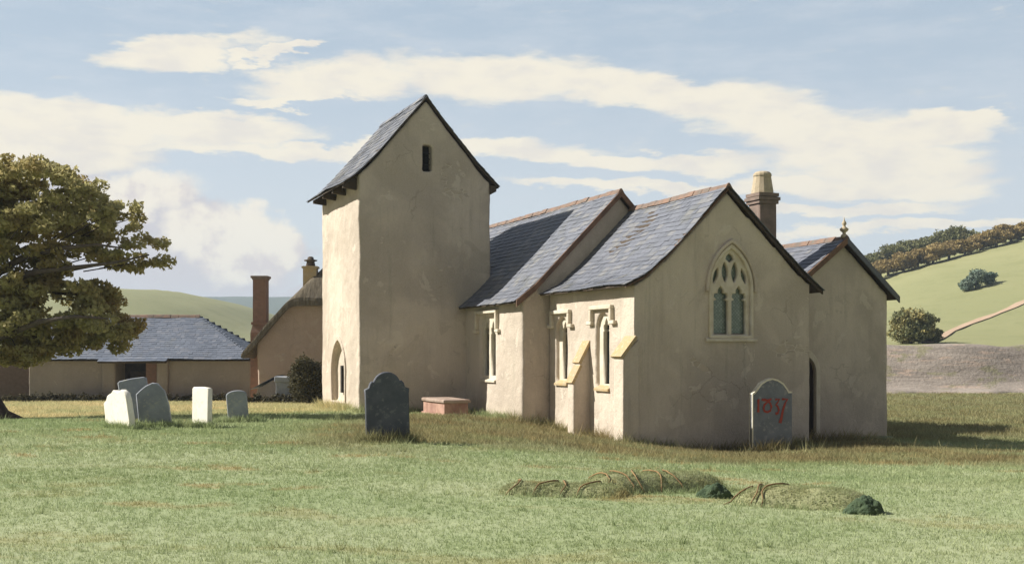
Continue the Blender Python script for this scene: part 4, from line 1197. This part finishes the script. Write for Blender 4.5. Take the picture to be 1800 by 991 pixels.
# big tree at the left edge
def big_tree():
    TD = 34.5; S = F / TD
    tx = (-50 - CX) / S; base = (tx, TD, gz(tx, TD))
    cl = []
    def C(px, py, rx, ry, n=2, dep=1.9):
        for k in range(n):
            dd = TD + random.uniform(-dep, dep)
            q = P(px + random.uniform(-10, 10), py + random.uniform(-8, 8), TD); q.y = dd
            cl.append((q.x, q.y, q.z, rx / S, rx / S * 1.0, ry / S))
    # upper storey
    for a in ((20, 335, 55, 34), (75, 318, 50, 30), (120, 322, 45, 30), (160, 342, 40, 30), (190, 365, 34, 26), (205, 392, 24, 20), (60, 365, 60, 36), (120, 372, 52, 34), (20, 400, 60, 34), (85, 405, 50, 28), (140, 405, 38, 24), (-40, 330, 70, 45), (-40, 400, 80, 50), (215, 378, 16, 13), (228, 360, 12, 9)):
        C(*a)
    # outlying spray
    for a in ((205, 452, 34, 16), (245, 440, 34, 20), (268, 452, 24, 16), (255, 418, 26, 12), (225, 468, 30, 12), (282, 428, 14, 10), (190, 432, 24, 14)):
        C(*a, n=1, dep=1.0)
    for a in ((60, 455, 40, 18), (110, 450, 36, 16), (150, 442, 30, 14), (20, 448, 44, 24), (-10, 480, 50, 30), (45, 490, 40, 20), (95, 488, 34, 14), (175, 452, 30, 12), (130, 478, 30, 9)):
        C(*a, n=2, dep=1.8)
    # lower storey
    for a in ((30, 520, 50, 34), (90, 510, 48, 30), (140, 520, 46, 30), (175, 540, 44, 30), (205, 562, 36, 28), (225, 585, 26, 20), (60, 560, 56, 36), (120, 570, 54, 36), (170, 590, 44, 26), (90, 605, 50, 24), (30, 600, 50, 34), (20, 622, 36, 22), (55, 618, 36, 16), (-40, 540, 80, 50), (-40, 620, 60, 40), (125, 612, 30, 16)):
        C(*a)
    # the side of the crown beyond the frame
    for a in ((-120, 300, 80, 50), (-200, 360, 80, 55), (-250, 440, 70, 50), (-180, 460, 80, 40), (-230, 540, 70, 45), (-140, 560, 90, 50), (-300, 500, 50, 40), (-110, 380, 80, 60), (-190, 610, 50, 30)):
        C(*a, n=3, dep=2.4)
    def B(pp, r):
        return ([P(a, b_, TD + dd) for a, b_, dd in pp], r)
    tz = base[2]
    trunk = [([(tx + .0, TD, tz - .4), (tx + .02, TD, tz + .15), (tx + .0, TD, tz + .8), P(-66, 600, TD), P(-60, 500, TD), P(-50, 420, TD), P(-30, 350, TD)], [1.25, .98, .72, .60, .48, .34, .16]),
             B([(-62, 530, 0), (-20, 490, -.5), (40, 452, -1), (110, 436, -1.4), (170, 430, -1.6), (215, 436, -1.8)], [.18, .13, .09, .065, .04, .02]),
             B([(-60, 560, 0), (0, 500, -1), (60, 478, -1.5), (130, 470, -1.7), (200, 462, -1.9), (262, 448, -2)], [.18, .12, .085, .06, .04, .02]),
             B([(-64, 620, 0), (0, 592, -1.5), (70, 565, -2.3), (130, 556, -2.6), (190, 560, -2.6)], [.17, .11, .075, .05, .02]),
             B([(-58, 470, 0), (10, 420, .8), (80, 360, 1.2), (130, 335, 1.4)], [.2, .15, .09, .03]),
             B([(-62, 560, 0), (-130, 500, .5), (-200, 440, 1), (-240, 400, 1)], [.26, .2, .12, .04]),
             B([(-62, 540, 0), (-140, 560, -1), (-220, 545, -1.5)], [.2, .14, .05]),
             B([(-52, 440, 0), (-100, 360, 0), (-150, 310, .5)], [.22, .14, .04])]
    for k in range(5):   # root flares
        an = k * 1.25 + .3
        trunk.append(([(tx + .5 * math.cos(an), TD + .5 * math.sin(an), tz + .5), (tx + .9 * math.cos(an), TD + .9 * math.sin(an), tz + .1), (tx + 1.7 * math.cos(an), TD + 1.7 * math.sin(an), gz(tx + 1.7 * math.cos(an), TD + 1.7 * math.sin(an)) - .12)], [.38, .26, .08]))
    # twig sprays inside the gaps
    for k in range(90):
        q = random.choice(cl); p0 = Vector(q[:3]); st = P(-40, 480, TD)
        mid = p0.lerp(st, .35) + Vector((0, 0, -.1))
        trunk.append(([mid, p0.lerp(mid, .4) + Vector((0, 0, .06)), p0, p0 + Vector((q[3] * random.uniform(.2, .9), random.uniform(-.4, .4), random.uniform(-.1, .25)))], [.020, .016, .011, .004]))
    tree_things('tree', 'large brownish-green spreading tree at the left edge of the churchyard', 'tree', base, cl, 125000, .078, M['leaf_oak'], trunk, feather=True)
big_tree()

# dark clipped bush by the cottage
def bush(name, label, cat, px, py, d, w, h, n, size, mat, lumps=9, group=None, dome=False):
    x = (px - CX) / F * d; z = gz(x, d); cl = []
    for k in range(lumps):
        a = random.uniform(0, 2 * PI); r = w * .5 * random.uniform(.1, .62); zz = h * random.uniform(.22, .72)
        s = w * random.uniform(.24, .36) * (1.15 - .45 * zz / h)
        if dome: zz = h * (.2 + .62 * (k + .5) / lumps); r = w * .5 * .55 * math.sqrt(max(.05, 1 - (max(0, zz / h - .55) / .4) ** 2)); a = k * 2.4; s = w * .29
        cl.append((x + r * math.cos(a), d + r * math.sin(a), z + zz, s, s, h * random.uniform(.20, .26)))
    cl.append((x, d, z + h * .45, w * .38, w * .38, h * .46))
    st = [([(x, d, z - .2), (x + .02, d, z + h * .3), (x - .03, d, z + h * .7)], [w * .06, w * .045, w * .02])]
    for k in range(4):
        a = k * 1.6 + px; st.append(([(x, d, z + h * .1), (x + w * .25 * math.cos(a), d + w * .25 * math.sin(a), z + h * .6)], [w * .03, w * .012]))
    t = thing(name, label, cat, (x, d, z), 0, group)
    fast_mesh('crown', leaves(cl, n, size) - np.array((x, d, z)), 4, mat, t)
    mb = MB()
    for pts, rad in st: mb.tube([Vector(p) - Vector((x, d, z)) for p in pts], rad, 7)
    mb.build('trunk', M['bark'], t)
    return t
bush('bush', 'dark round-topped bush against the cottage wall beside the tower', 'bush', 539, 700, 52.0, 1.5, 2.2, 11000, .06, M['leaf_dark'], lumps=16, dome=True)
q = on_ground(1603, 604, 60)
bush('hawthorn', 'broad yellow-topped hawthorn at the foot of the right hillside', 'bush', 1600, 604, max(q.y, 90), 4.6, 3.9, 9000, .17, M['leaf_yellow'], lumps=12)
bush('hawthorn', 'small dark low bush at the right of the broad hawthorn', 'bush', 1640, 598, max(q.y, 90) + 1.5, 2.4, 1.6, 2500, .14, M['leaf_green'], lumps=7)
for k, (a, b_, w_, h_, lb) in enumerate(((1698, 512, 2.4, 2.2, 'leftmost grey-green gorse bush of the group on the hillside'), (1716, 507, 3.4, 3.4, 'tallest grey-green gorse bush of the group on the hillside'), (1737, 500, 3.0, 2.2, 'rightmost grey-green gorse bush of the group on the hillside'))):
    q = on_ground(a, b_, 92)
    bush('gorse', lb, 'bush', a, b_, q.y, w_, h_, 1800, .2, M['leaf_blue'], lumps=7, group='gorse bushes on the right hillside')

# trees along the brow of the right hill
def hill_tree(px, d, w, h, mat, label, gr, n=2600):
    x = (px - CX) / F * d; z = gz(x, d); cl = []
    for k in range(11):
        a = random.uniform(0, 2 * PI); r = w * .5 * random.uniform(.15, .7); zz = h * random.uniform(.28, .80)
        s = w * random.uniform(.20, .32)
        cl.append((x + r * math.cos(a), d + r * math.sin(a), z + zz, s, s, h * random.uniform(.13, .2)))
    cl.append((x, d, z + h * .55, w * .33, w * .33, h * .36))
    lean = random.uniform(-.6, .6)
    st = [([(x, d, z - .3), (x + lean * .3, d, z + h * .35), (x + lean, d, z + h * .75)], [w * .05, w * .035, w * .012])]
    for k in range(4):
        a = k * 1.6 + px; st.append(([(x + lean * .3, d, z + h * .3), (x + w * .35 * math.cos(a), d + w * .35 * math.sin(a), z + h * .65)], [w * .022, w * .008]))
    tree_things('hedgerow_tree', label, 'tree', (x, d, z), cl, n, .30, mat, st, group=gr)
_d = [1530, 1560, 1592, 1622, 1652, 1684]
for k, px in enumerate([1524, 1546, 1570, 1598, 1626, 1654, 1684]):
    ords = ['first', 'second', 'third', 'fourth', 'fifth', 'sixth', 'last']
    hill_tree(px, 246 + 3 * (k % 2), 6.6 + random.uniform(-.6, .9), [4.6, 5.0, 5.6, 5.8, 5.6, 6.4, 6.6][k], M['leaf_green'], f'dark green tree on the hill brow, {ords[k]} of its row from the church', 'dark green trees along the hill brow')
gl = [1536, 1562, 1588, 1614, 1640, 1668, 1696, 1724, 1752, 1778, 1806]
ords = ['first', 'second', 'third', 'fourth', 'fifth', 'sixth', 'seventh', 'eighth', 'ninth', 'tenth', 'last']
for k, px in enumerate(gl):
    hill_tree(px, 231 + 2 * (k % 2), 6.0 + random.uniform(-.6, .9), 3.9 + random.uniform(-.4, .5), M['leaf_gold'], f'golden-brown tree below the hill brow, {ords[k]} of its row from the church', 'golden-brown trees below the hill brow')

# weeds along the foot of the barn and the cottage: uncountable
def weeds():
    cl = []
    for px in np.arange(-30, 566, 5.0):
        d = 64.0 if px < 440 else (54.2 if px < 490 else 53.6)
        if 195 < px < 285 : continue
        x = (px - CX) / F * d + random.uniform(-.1, .1); z = gz(x, d)
        h = random.uniform(.16, .36)
        cl.append((x, d + random.uniform(-.25, .3), z + h * .6, .22, .22, h))
    o = fast_mesh('weeds', leaves(cl, 24000, .055, shell=.1), 4, M['weeds'])
    tag(o, 'dark ragged weeds along the foot of barn and cottage', 'weeds', kind='stuff')
weeds()

# churchyard grass
def grass():
    n = 270000
    u = rng.random(n)
    y = 7.5 * (82 / 7.5) ** (u ** .95)
    x = (rng.random(n) * 2 - 1) * (y * .50 + 4.0)
    keep = np.ones(n, bool)
    # nothing inside the church
    e = (x - 3.16) * .38 - (y - 29.7) * .925; nn = (x - 3.16) * .925 + (y - 29.7) * .38
    ins = ((e > -5.4) & (e < .02) & (nn > -.02) & (nn < 5.5)) | ((e > -17) & (e < -5.35) & (nn > -.9) & (nn < 5.6)) | ((e > -15.5) & (e < -10.2) & (nn > -4.6) & (nn < 0)) | ((e > -14) & (e < -1.4) & (nn > 5.4) & (nn < 9.5))
    x, y = x[~ins], y[~ins]
    z = elev(x, y) + E; zon_m = []
    for m in mounds:
        ca, sa = math.cos(m['ang']), math.sin(m['ang'])
        uu = (x - m['a'].x) * ca + (y - m['a'].y) * sa; vv = (-(x - m['a'].x) * sa + (y - m['a'].y) * ca) / (m['w'] / 2)
        ii = np.where((uu > 0) & (uu < m['L']) & (np.abs(vv) < 1))[0]
        for i in ii: z[i] += max(0, m['top'](float(uu[i]), float(vv[i])) - .03); zon_m.append(i)
    tall = np.zeros(len(x))
    ex, ey = [], []
    def fringe(ax, ay, bx, by, dens, spread):
        L = math.hypot(bx - ax, by - ay); k = int(L * dens)
        t_ = rng.random(k); ex.extend(ax + (bx - ax) * t_ + rng.normal(0, spread, k)); ey.extend(ay + (by - ay) * t_ + rng.normal(0, spread, k))
    for g_ in [o for o in bpy.data.objects if o.get('category') == 'gravestone']:
        a_ = g_.rotation_euler.z; c_ = math.cos(a_) * .55; s_ = math.sin(a_) * .55; gx, gy = g_.location.x, g_.location.y
        fringe(gx - c_, gy - s_ - .1, gx + c_, gy + s_ - .1, 110, .07)
        fringe(gx - c_, gy - s_ + .1, gx + c_, gy + s_ + .1, 40, .10)
    for (e0_, n0_, e1_, n1_) in ((.1, -.4, .1, 5.5), (-5.4, -.1, 0, -.1), (-5.3, -.95, -5.3, -.1), (-10.2, -1.0, -5.4, -1.0), (-10.1, -4.7, -10.1, -1), (-15.5, -4.7, -10.2, -4.7), (-1.35, 5.5, -1.35, 9.5)):
        p_, q_ = cw(e0_, n0_), cw(e1_, n1_); fringe(p_.x, p_.y, q_.x, q_.y, 34, .10)
    for m in mounds:
        ca, sa = math.cos(m['ang']), math.sin(m['ang'])
        for sd in (-1, 1):
            oy = sd * m['w'] * .5
            fringe(m['a'].x - sa * oy, m['a'].y + ca * oy, m['a'].x - sa * oy + ca * m['L'], m['a'].y + ca * oy + sa * m['L'], 25, .05)
    # scattered ranker tufts
    k = 2600; ty = 8 * (34 / 8) ** rng.random(k); tx_ = (rng.random(k) * 2 - 1) * ty * .5
    ok = vnoise(tx_, ty, .9, 4.0) > .15
    e2 = (tx_ - 3.16) * .38 - (ty - 29.7) * .925; n2 = (tx_ - 3.16) * .925 + (ty - 29.7) * .38
    ok &= ~((e2 < .05) & (n2 > -.1))
    ex.extend(tx_[ok]); ey.extend(ty[ok])
    ex, ey = np.array(ex), np.array(ey)
    rep_ = 3
    ex = np.repeat(ex, rep_) + rng.normal(0, .02, len(ex) * rep_); ey = np.repeat(ey, rep_) + rng.normal(0, .02, len(ey) * rep_)
    mx, my, mz = [], [], []
    for m in mounds:
        ca, sa = math.cos(m['ang']), math.sin(m['ang'])
        for k in range(2600):
            uu_, vv_ = rng.uniform(.02, m['L'] - .02), rng.uniform(-.97, .97)
            e_ = min(uu_, m['L'] - uu_) / (m['w'] * .55); e_ = math.sqrt(max(0, 1 - (1 - min(e_, 1)) ** 2)); yy_ = vv_ * m['w'] / 2 * (.25 + .75 * e_)
            mx.append(m['a'].x + ca * uu_ - sa * yy_); my.append(m['a'].y + sa * uu_ + ca * yy_); mz.append(m['top'](uu_, vv_) - .03)
    mx, my, mz = np.array(mx), np.array(my), np.array(mz)
    x = np.r_[x, mx]; y = np.r_[y, my]; z = np.r_[z, elev(mx, my) + E + mz]; tall = np.r_[tall, np.full(len(mx), -.30)]
    zon_m = list(zon_m) + list(range(len(x) - len(mx), len(x)))
    x = np.r_[x, ex]; y = np.r_[y, ey]; z = np.r_[z, elev(ex, ey) + E]; tall = np.r_[tall, np.ones(len(ex)) * rng.uniform(.4, 1.3, len(ex))]
    zn = zones(x, y); zn['olive'][zon_m] = np.maximum(zn['olive'][zon_m], rng.uniform(.1, .5, len(zon_m)))
    nb = 4
    n = len(x)
    Z = {k: np.repeat(v, nb) for k, v in zn.items()}
    X = np.repeat(x, nb); Y = np.repeat(y, nb); Zz = np.repeat(z, nb); m = n * nb
    sc = np.clip(Y / 22, .55, 2.0)
    X = X + rng.normal(0, .03, m) * sc; Y = Y + rng.normal(0, .03, m) * sc
    h = (.028 + .038 * rng.random(m) ** 1.5) * (1 + .9 * Z['olive'] + .5 * Z['straw']) * sc * (1 + 1.9 * np.repeat(tall, nb))
    wd = (.0042 + .0035 * rng.random(m)) * sc * 1.25
    a = rng.random(m) * 2 * PI; la = rng.random(m) * 2 * PI; ll = h * (.35 + .6 * rng.random(m))
    p0 = np.c_[X - wd * np.cos(a), Y - wd * np.sin(a), Zz - .008]
    p1 = np.c_[X + wd * np.cos(a), Y + wd * np.sin(a), Zz - .008]
    p2 = np.c_[X + ll * np.cos(la), Y + ll * np.sin(la), Zz + h]
    V = np.stack([p0, p1, p2], axis=1)
    at = {k: np.repeat(v, 3) for k, v in Z.items()}
    o = fast_mesh('grass', V, 3, M['grass'], attrs=at)
    tag(o, 'short churchyard grass', 'grass', kind='stuff')
grass()

# ------------------------------------------------------------------ air
def haze():
    mb = MB(); mb.box(-2700, 2700, -2700, 2700, -8, 118)
    m = bpy.data.materials.new('air'); m.use_nodes = True; nt = m.node_tree
    nt.nodes.remove(nt.nodes['Principled BSDF'])
    v = nt.nodes.new('ShaderNodeVolumePrincipled')
    v.inputs['Color'].default_value = (.70, .84, 1.0, 1); v.inputs['Density'].default_value = 0.00032; v.inputs['Anisotropy'].default_value = 0.1
    nt.links.new(v.outputs[0], nt.nodes['Material Output'].inputs['Volume'])
    o = mb.build('haze', m)
    tag(o, 'thin blue haze over the far hills', 'haze', kind='stuff')
HAZE = True
if HAZE: haze()

# ------------------------------------------------------------------ sky and sun
SUN_EL = 38.5
sun_to = Vector((-.993 * math.cos(R(SUN_EL)), .10 * math.cos(R(SUN_EL)), math.sin(R(SUN_EL)))).normalized()
sl = bpy.data.lights.new('sun', 'SUN'); sl.energy = 5.0; sl.angle = R(.53); sl.color = (1.0, .972, .88)
so = bpy.data.objects.new('sun', sl); COL.objects.link(so)
so.rotation_euler = sun_to.to_track_quat('Z', 'Y').to_euler()
so.location = (-30, 0, 40)

wd = bpy.data.worlds.new('World'); scene.world = wd; wd.use_nodes = True
nt = wd.node_tree
bg = nt.nodes['Background']
STR = 0.10
bg.inputs['Strength'].default_value = STR
sky = nt.nodes.new('ShaderNodeTexSky'); sky.sky_type = 'NISHITA'; sky.sun_disc = False
sky.sun_elevation = R(SUN_EL); sky.sun_rotation = math.atan2(sun_to.x, sun_to.y)
sky.air_density = 1.0; sky.dust_density = 2.0; sky.ozone_density = 1.0
tc = nt.nodes.new('ShaderNodeTexCoord')
sep = nt.nodes.new('ShaderNodeSeparateXYZ'); nt.links.new(tc.outputs['Generated'], sep.inputs[0])
az = math_(nt, 'ARCTAN2', sep.outputs[0], sep.outputs[1])
el = math_(nt, 'ARCSINE', sep.outputs[2])
cmb = nt.nodes.new('ShaderNodeCombineXYZ'); nt.links.new(az, cmb.inputs[0]); nt.links.new(el, cmb.inputs[1])
uv = cmb.outputs[0]
def pix(px, py):
    a = math.atan((px - CX) / F); return a, math.atan((HY - py) / F * math.cos(a))
# warped coordinates give the clouds ragged, streaky borders
def warped(scale, stretch, ax, ay, detail=6):
    mp = nt.nodes.new('ShaderNodeMapping'); mp.inputs['Scale'].default_value = stretch
    nt.links.new(uv, mp.inputs['Vector'])
    nz = nt.nodes.new('ShaderNodeTexNoise'); nz.inputs['Scale'].default_value = scale; nz.inputs['Detail'].default_value = detail; nz.inputs['Roughness'].default_value = .62
    nt.links.new(mp.outputs[0], nz.inputs['Vector'])
    sp = nt.nodes.new('ShaderNodeSeparateColor'); nt.links.new(nz.outputs['Color'], sp.inputs[0])
    return (math_(nt, 'ADD', az, math_(nt, 'MULTIPLY', math_(nt, 'SUBTRACT', sp.outputs[0], .5), ax)),
            math_(nt, 'ADD', el, math_(nt, 'MULTIPLY', math_(nt, 'SUBTRACT', sp.outputs[1], .5), ay)))
W1 = warped(8, (1, 3.4, 1), .19, .062)
W2 = warped(16, (1, 1.4, 1), .055, .055)
def blob(W, px, py, rx, ry, rot=0.0, soft=.5):
    a, e_ = pix(px, py); rx = rx / F; ry = ry / F
    c_, s_ = math.cos(R(rot)), math.sin(R(rot))
    du = math_(nt, 'SUBTRACT', W[0], a); dv = math_(nt, 'SUBTRACT', W[1], e_)
    p = math_(nt, 'ADD', math_(nt, 'MULTIPLY', du, c_ / rx), math_(nt, 'MULTIPLY', dv, s_ / rx))
    q_ = math_(nt, 'ADD', math_(nt, 'MULTIPLY', du, -s_ / ry), math_(nt, 'MULTIPLY', dv, c_ / ry))
    d2 = math_(nt, 'ADD', math_(nt, 'MULTIPLY', p, p), math_(nt, 'MULTIPLY', q_, q_))
    n_ = nt.nodes.new('ShaderNodeMapRange'); n_.interpolation_type = 'SMOOTHSTEP'
    n_.inputs['From Min'].default_value = 1 + soft; n_.inputs['From Max'].default_value = 1 - soft
    nt.links.new(d2, n_.inputs['Value'])
    return n_.outputs['Result']
def union(ms):
    r = ms[0]
    for m_ in ms[1:]: r = math_(nt, 'MAXIMUM', r, m_)
    return r
bands = [(590, 142, 160, 34, 4), (880, 138, 200, 38, -3), (1180, 176, 260, 32, -9), (1430, 222, 250, 50, -12), (1640, 228, 150, 22, -5), (1560, 280, 180, 44, -4), (1500, 325, 220, 22, -3),
         (620, 262, 420, 17, 1), (1050, 276, 330, 17, -3), (340, 228, 200, 22, 4), (120, 205, 150, 30, -2), (520, 178, 120, 10, 3), (330, 104, 110, 26, 10), (480, 92, 50, 14, 25),
         (60, 250, 170, 50, 0), (1400, 372, 260, 12, 2), (1600, 398, 260, 12, 2), (1150, 330, 260, 12, 0), (1700, 215, 70, 12, 0)]
cream = union([blob(W1, a, b_, c_, d_, r_, .55) for a, b_, c_, d_, r_ in bands])
cum = union([blob(W2, *a) for a in ((400, 430, 78, 66, 0, .35), (470, 430, 70, 52, 0, .35), (340, 400, 60, 50, 0, .5), (240, 330, 110, 36, 10, .5), (430, 400, 50, 40, 0, .4), (510, 425, 30, 32, 0, .4))])
mauve = union([blob(W2, *a) for a in ((250, 400, 130, 90, -10, .7), (180, 470, 260, 60, 0, .7), (370, 480, 160, 42, 0, .6), (90, 250, 150, 40, 0, .8), (480, 470, 80, 26, 20, .6), (520, 520, 200, 18, 0, .8), (330, 360, 70, 36, -20, .6), (60, 330, 120, 80, 0, .8))])
# rest of the dome, out of view: broken cloud, greyed to cut ambient light
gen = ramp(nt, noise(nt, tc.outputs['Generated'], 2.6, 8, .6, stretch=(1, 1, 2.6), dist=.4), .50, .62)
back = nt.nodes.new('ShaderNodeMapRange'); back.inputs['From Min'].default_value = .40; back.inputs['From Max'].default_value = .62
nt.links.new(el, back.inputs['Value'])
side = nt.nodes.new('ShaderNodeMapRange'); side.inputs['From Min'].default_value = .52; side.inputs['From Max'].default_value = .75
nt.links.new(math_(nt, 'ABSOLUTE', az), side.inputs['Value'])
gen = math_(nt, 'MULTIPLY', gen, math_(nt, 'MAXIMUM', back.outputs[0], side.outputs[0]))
EXPO = 0.72
K = 1 / STR / 2 ** EXPO
def lin(c_): return tuple((x / 12.92 if x <= .04045 else ((x + .055) / 1.055) ** 2.4) * K for x in (v / 255 for v in c_))
up = ramp(nt, el, .06, .30)
blue = mix(nt, up, lin((217, 224, 230)), lin((182, 198, 213)))
zen = ramp(nt, el, .42, .8)
blue = mix(nt, zen, blue, lin((128, 150, 180)))
fine = noise(nt, uv, 9, 8, .65, stretch=(1, 4, 1))
blue = mix(nt, math_(nt, 'MULTIPLY', ramp(nt, fine, .40, .68), .55), blue, lin((212, 219, 226)))
skyc = mix(nt, .12, blue, sky.outputs[0])
wisp = math_(nt, 'MULTIPLY', ramp(nt, noise(nt, uv, 14, 8, .7, stretch=(1, 5, 1), dist=.3), .58, .74), .45)
skyc = mix(nt, wisp, skyc, lin((232, 228, 218)))
skyc = mix(nt, math_(nt, 'MULTIPLY', mauve, .75), skyc, lin((210, 200, 203)))
crm = mix(nt, ramp(nt, noise(nt, uv, 18, 6, .6, stretch=(1, 2.5, 1)), .42, .68), lin((253, 244, 224)), lin((238, 231, 220)))
# unseen sky behind the viewer dulled to lower the fill on shaded walls
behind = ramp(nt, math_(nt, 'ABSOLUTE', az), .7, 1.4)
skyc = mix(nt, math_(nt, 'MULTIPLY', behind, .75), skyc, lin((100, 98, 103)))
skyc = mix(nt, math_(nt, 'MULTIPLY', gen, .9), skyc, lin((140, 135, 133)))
skyc = mix(nt, math_(nt, 'MULTIPLY', cream, .95), skyc, crm)
cumc = mix(nt, ramp(nt, noise(nt, uv, 24, 5, .6), .46, .62), lin((254, 245, 227)), lin((225, 215, 212)))
skyc = mix(nt, math_(nt, 'MULTIPLY', cum, .93), skyc, cumc)
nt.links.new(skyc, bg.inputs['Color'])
wd.cycles.sampling_method = 'MANUAL'; wd.cycles.sample_map_resolution = 512

# ------------------------------------------------------------------ camera
cam = bpy.data.cameras.new('camera'); co = bpy.data.objects.new('camera', cam); COL.objects.link(co)
co.location = (0, 0, E); co.rotation_euler = (R(90), 0, 0)
cam.sensor_width = 36; cam.lens = F / 1800 * 36
cam.shift_y = (HY - 495.5) / 1800
cam.clip_start = .1; cam.clip_end = 9000
scene.camera = co
scene.view_settings.view_transform = 'Standard'; scene.view_settings.look = 'None'
scene.view_settings.exposure = EXPO; scene.view_settings.gamma = 1.0
scene.view_settings.use_curve_mapping = False
scene.render.film_transparent = False
scene.cycles.volume_bounces = 0; scene.cycles.max_bounces = 6
scene.cycles.use_denoising = True
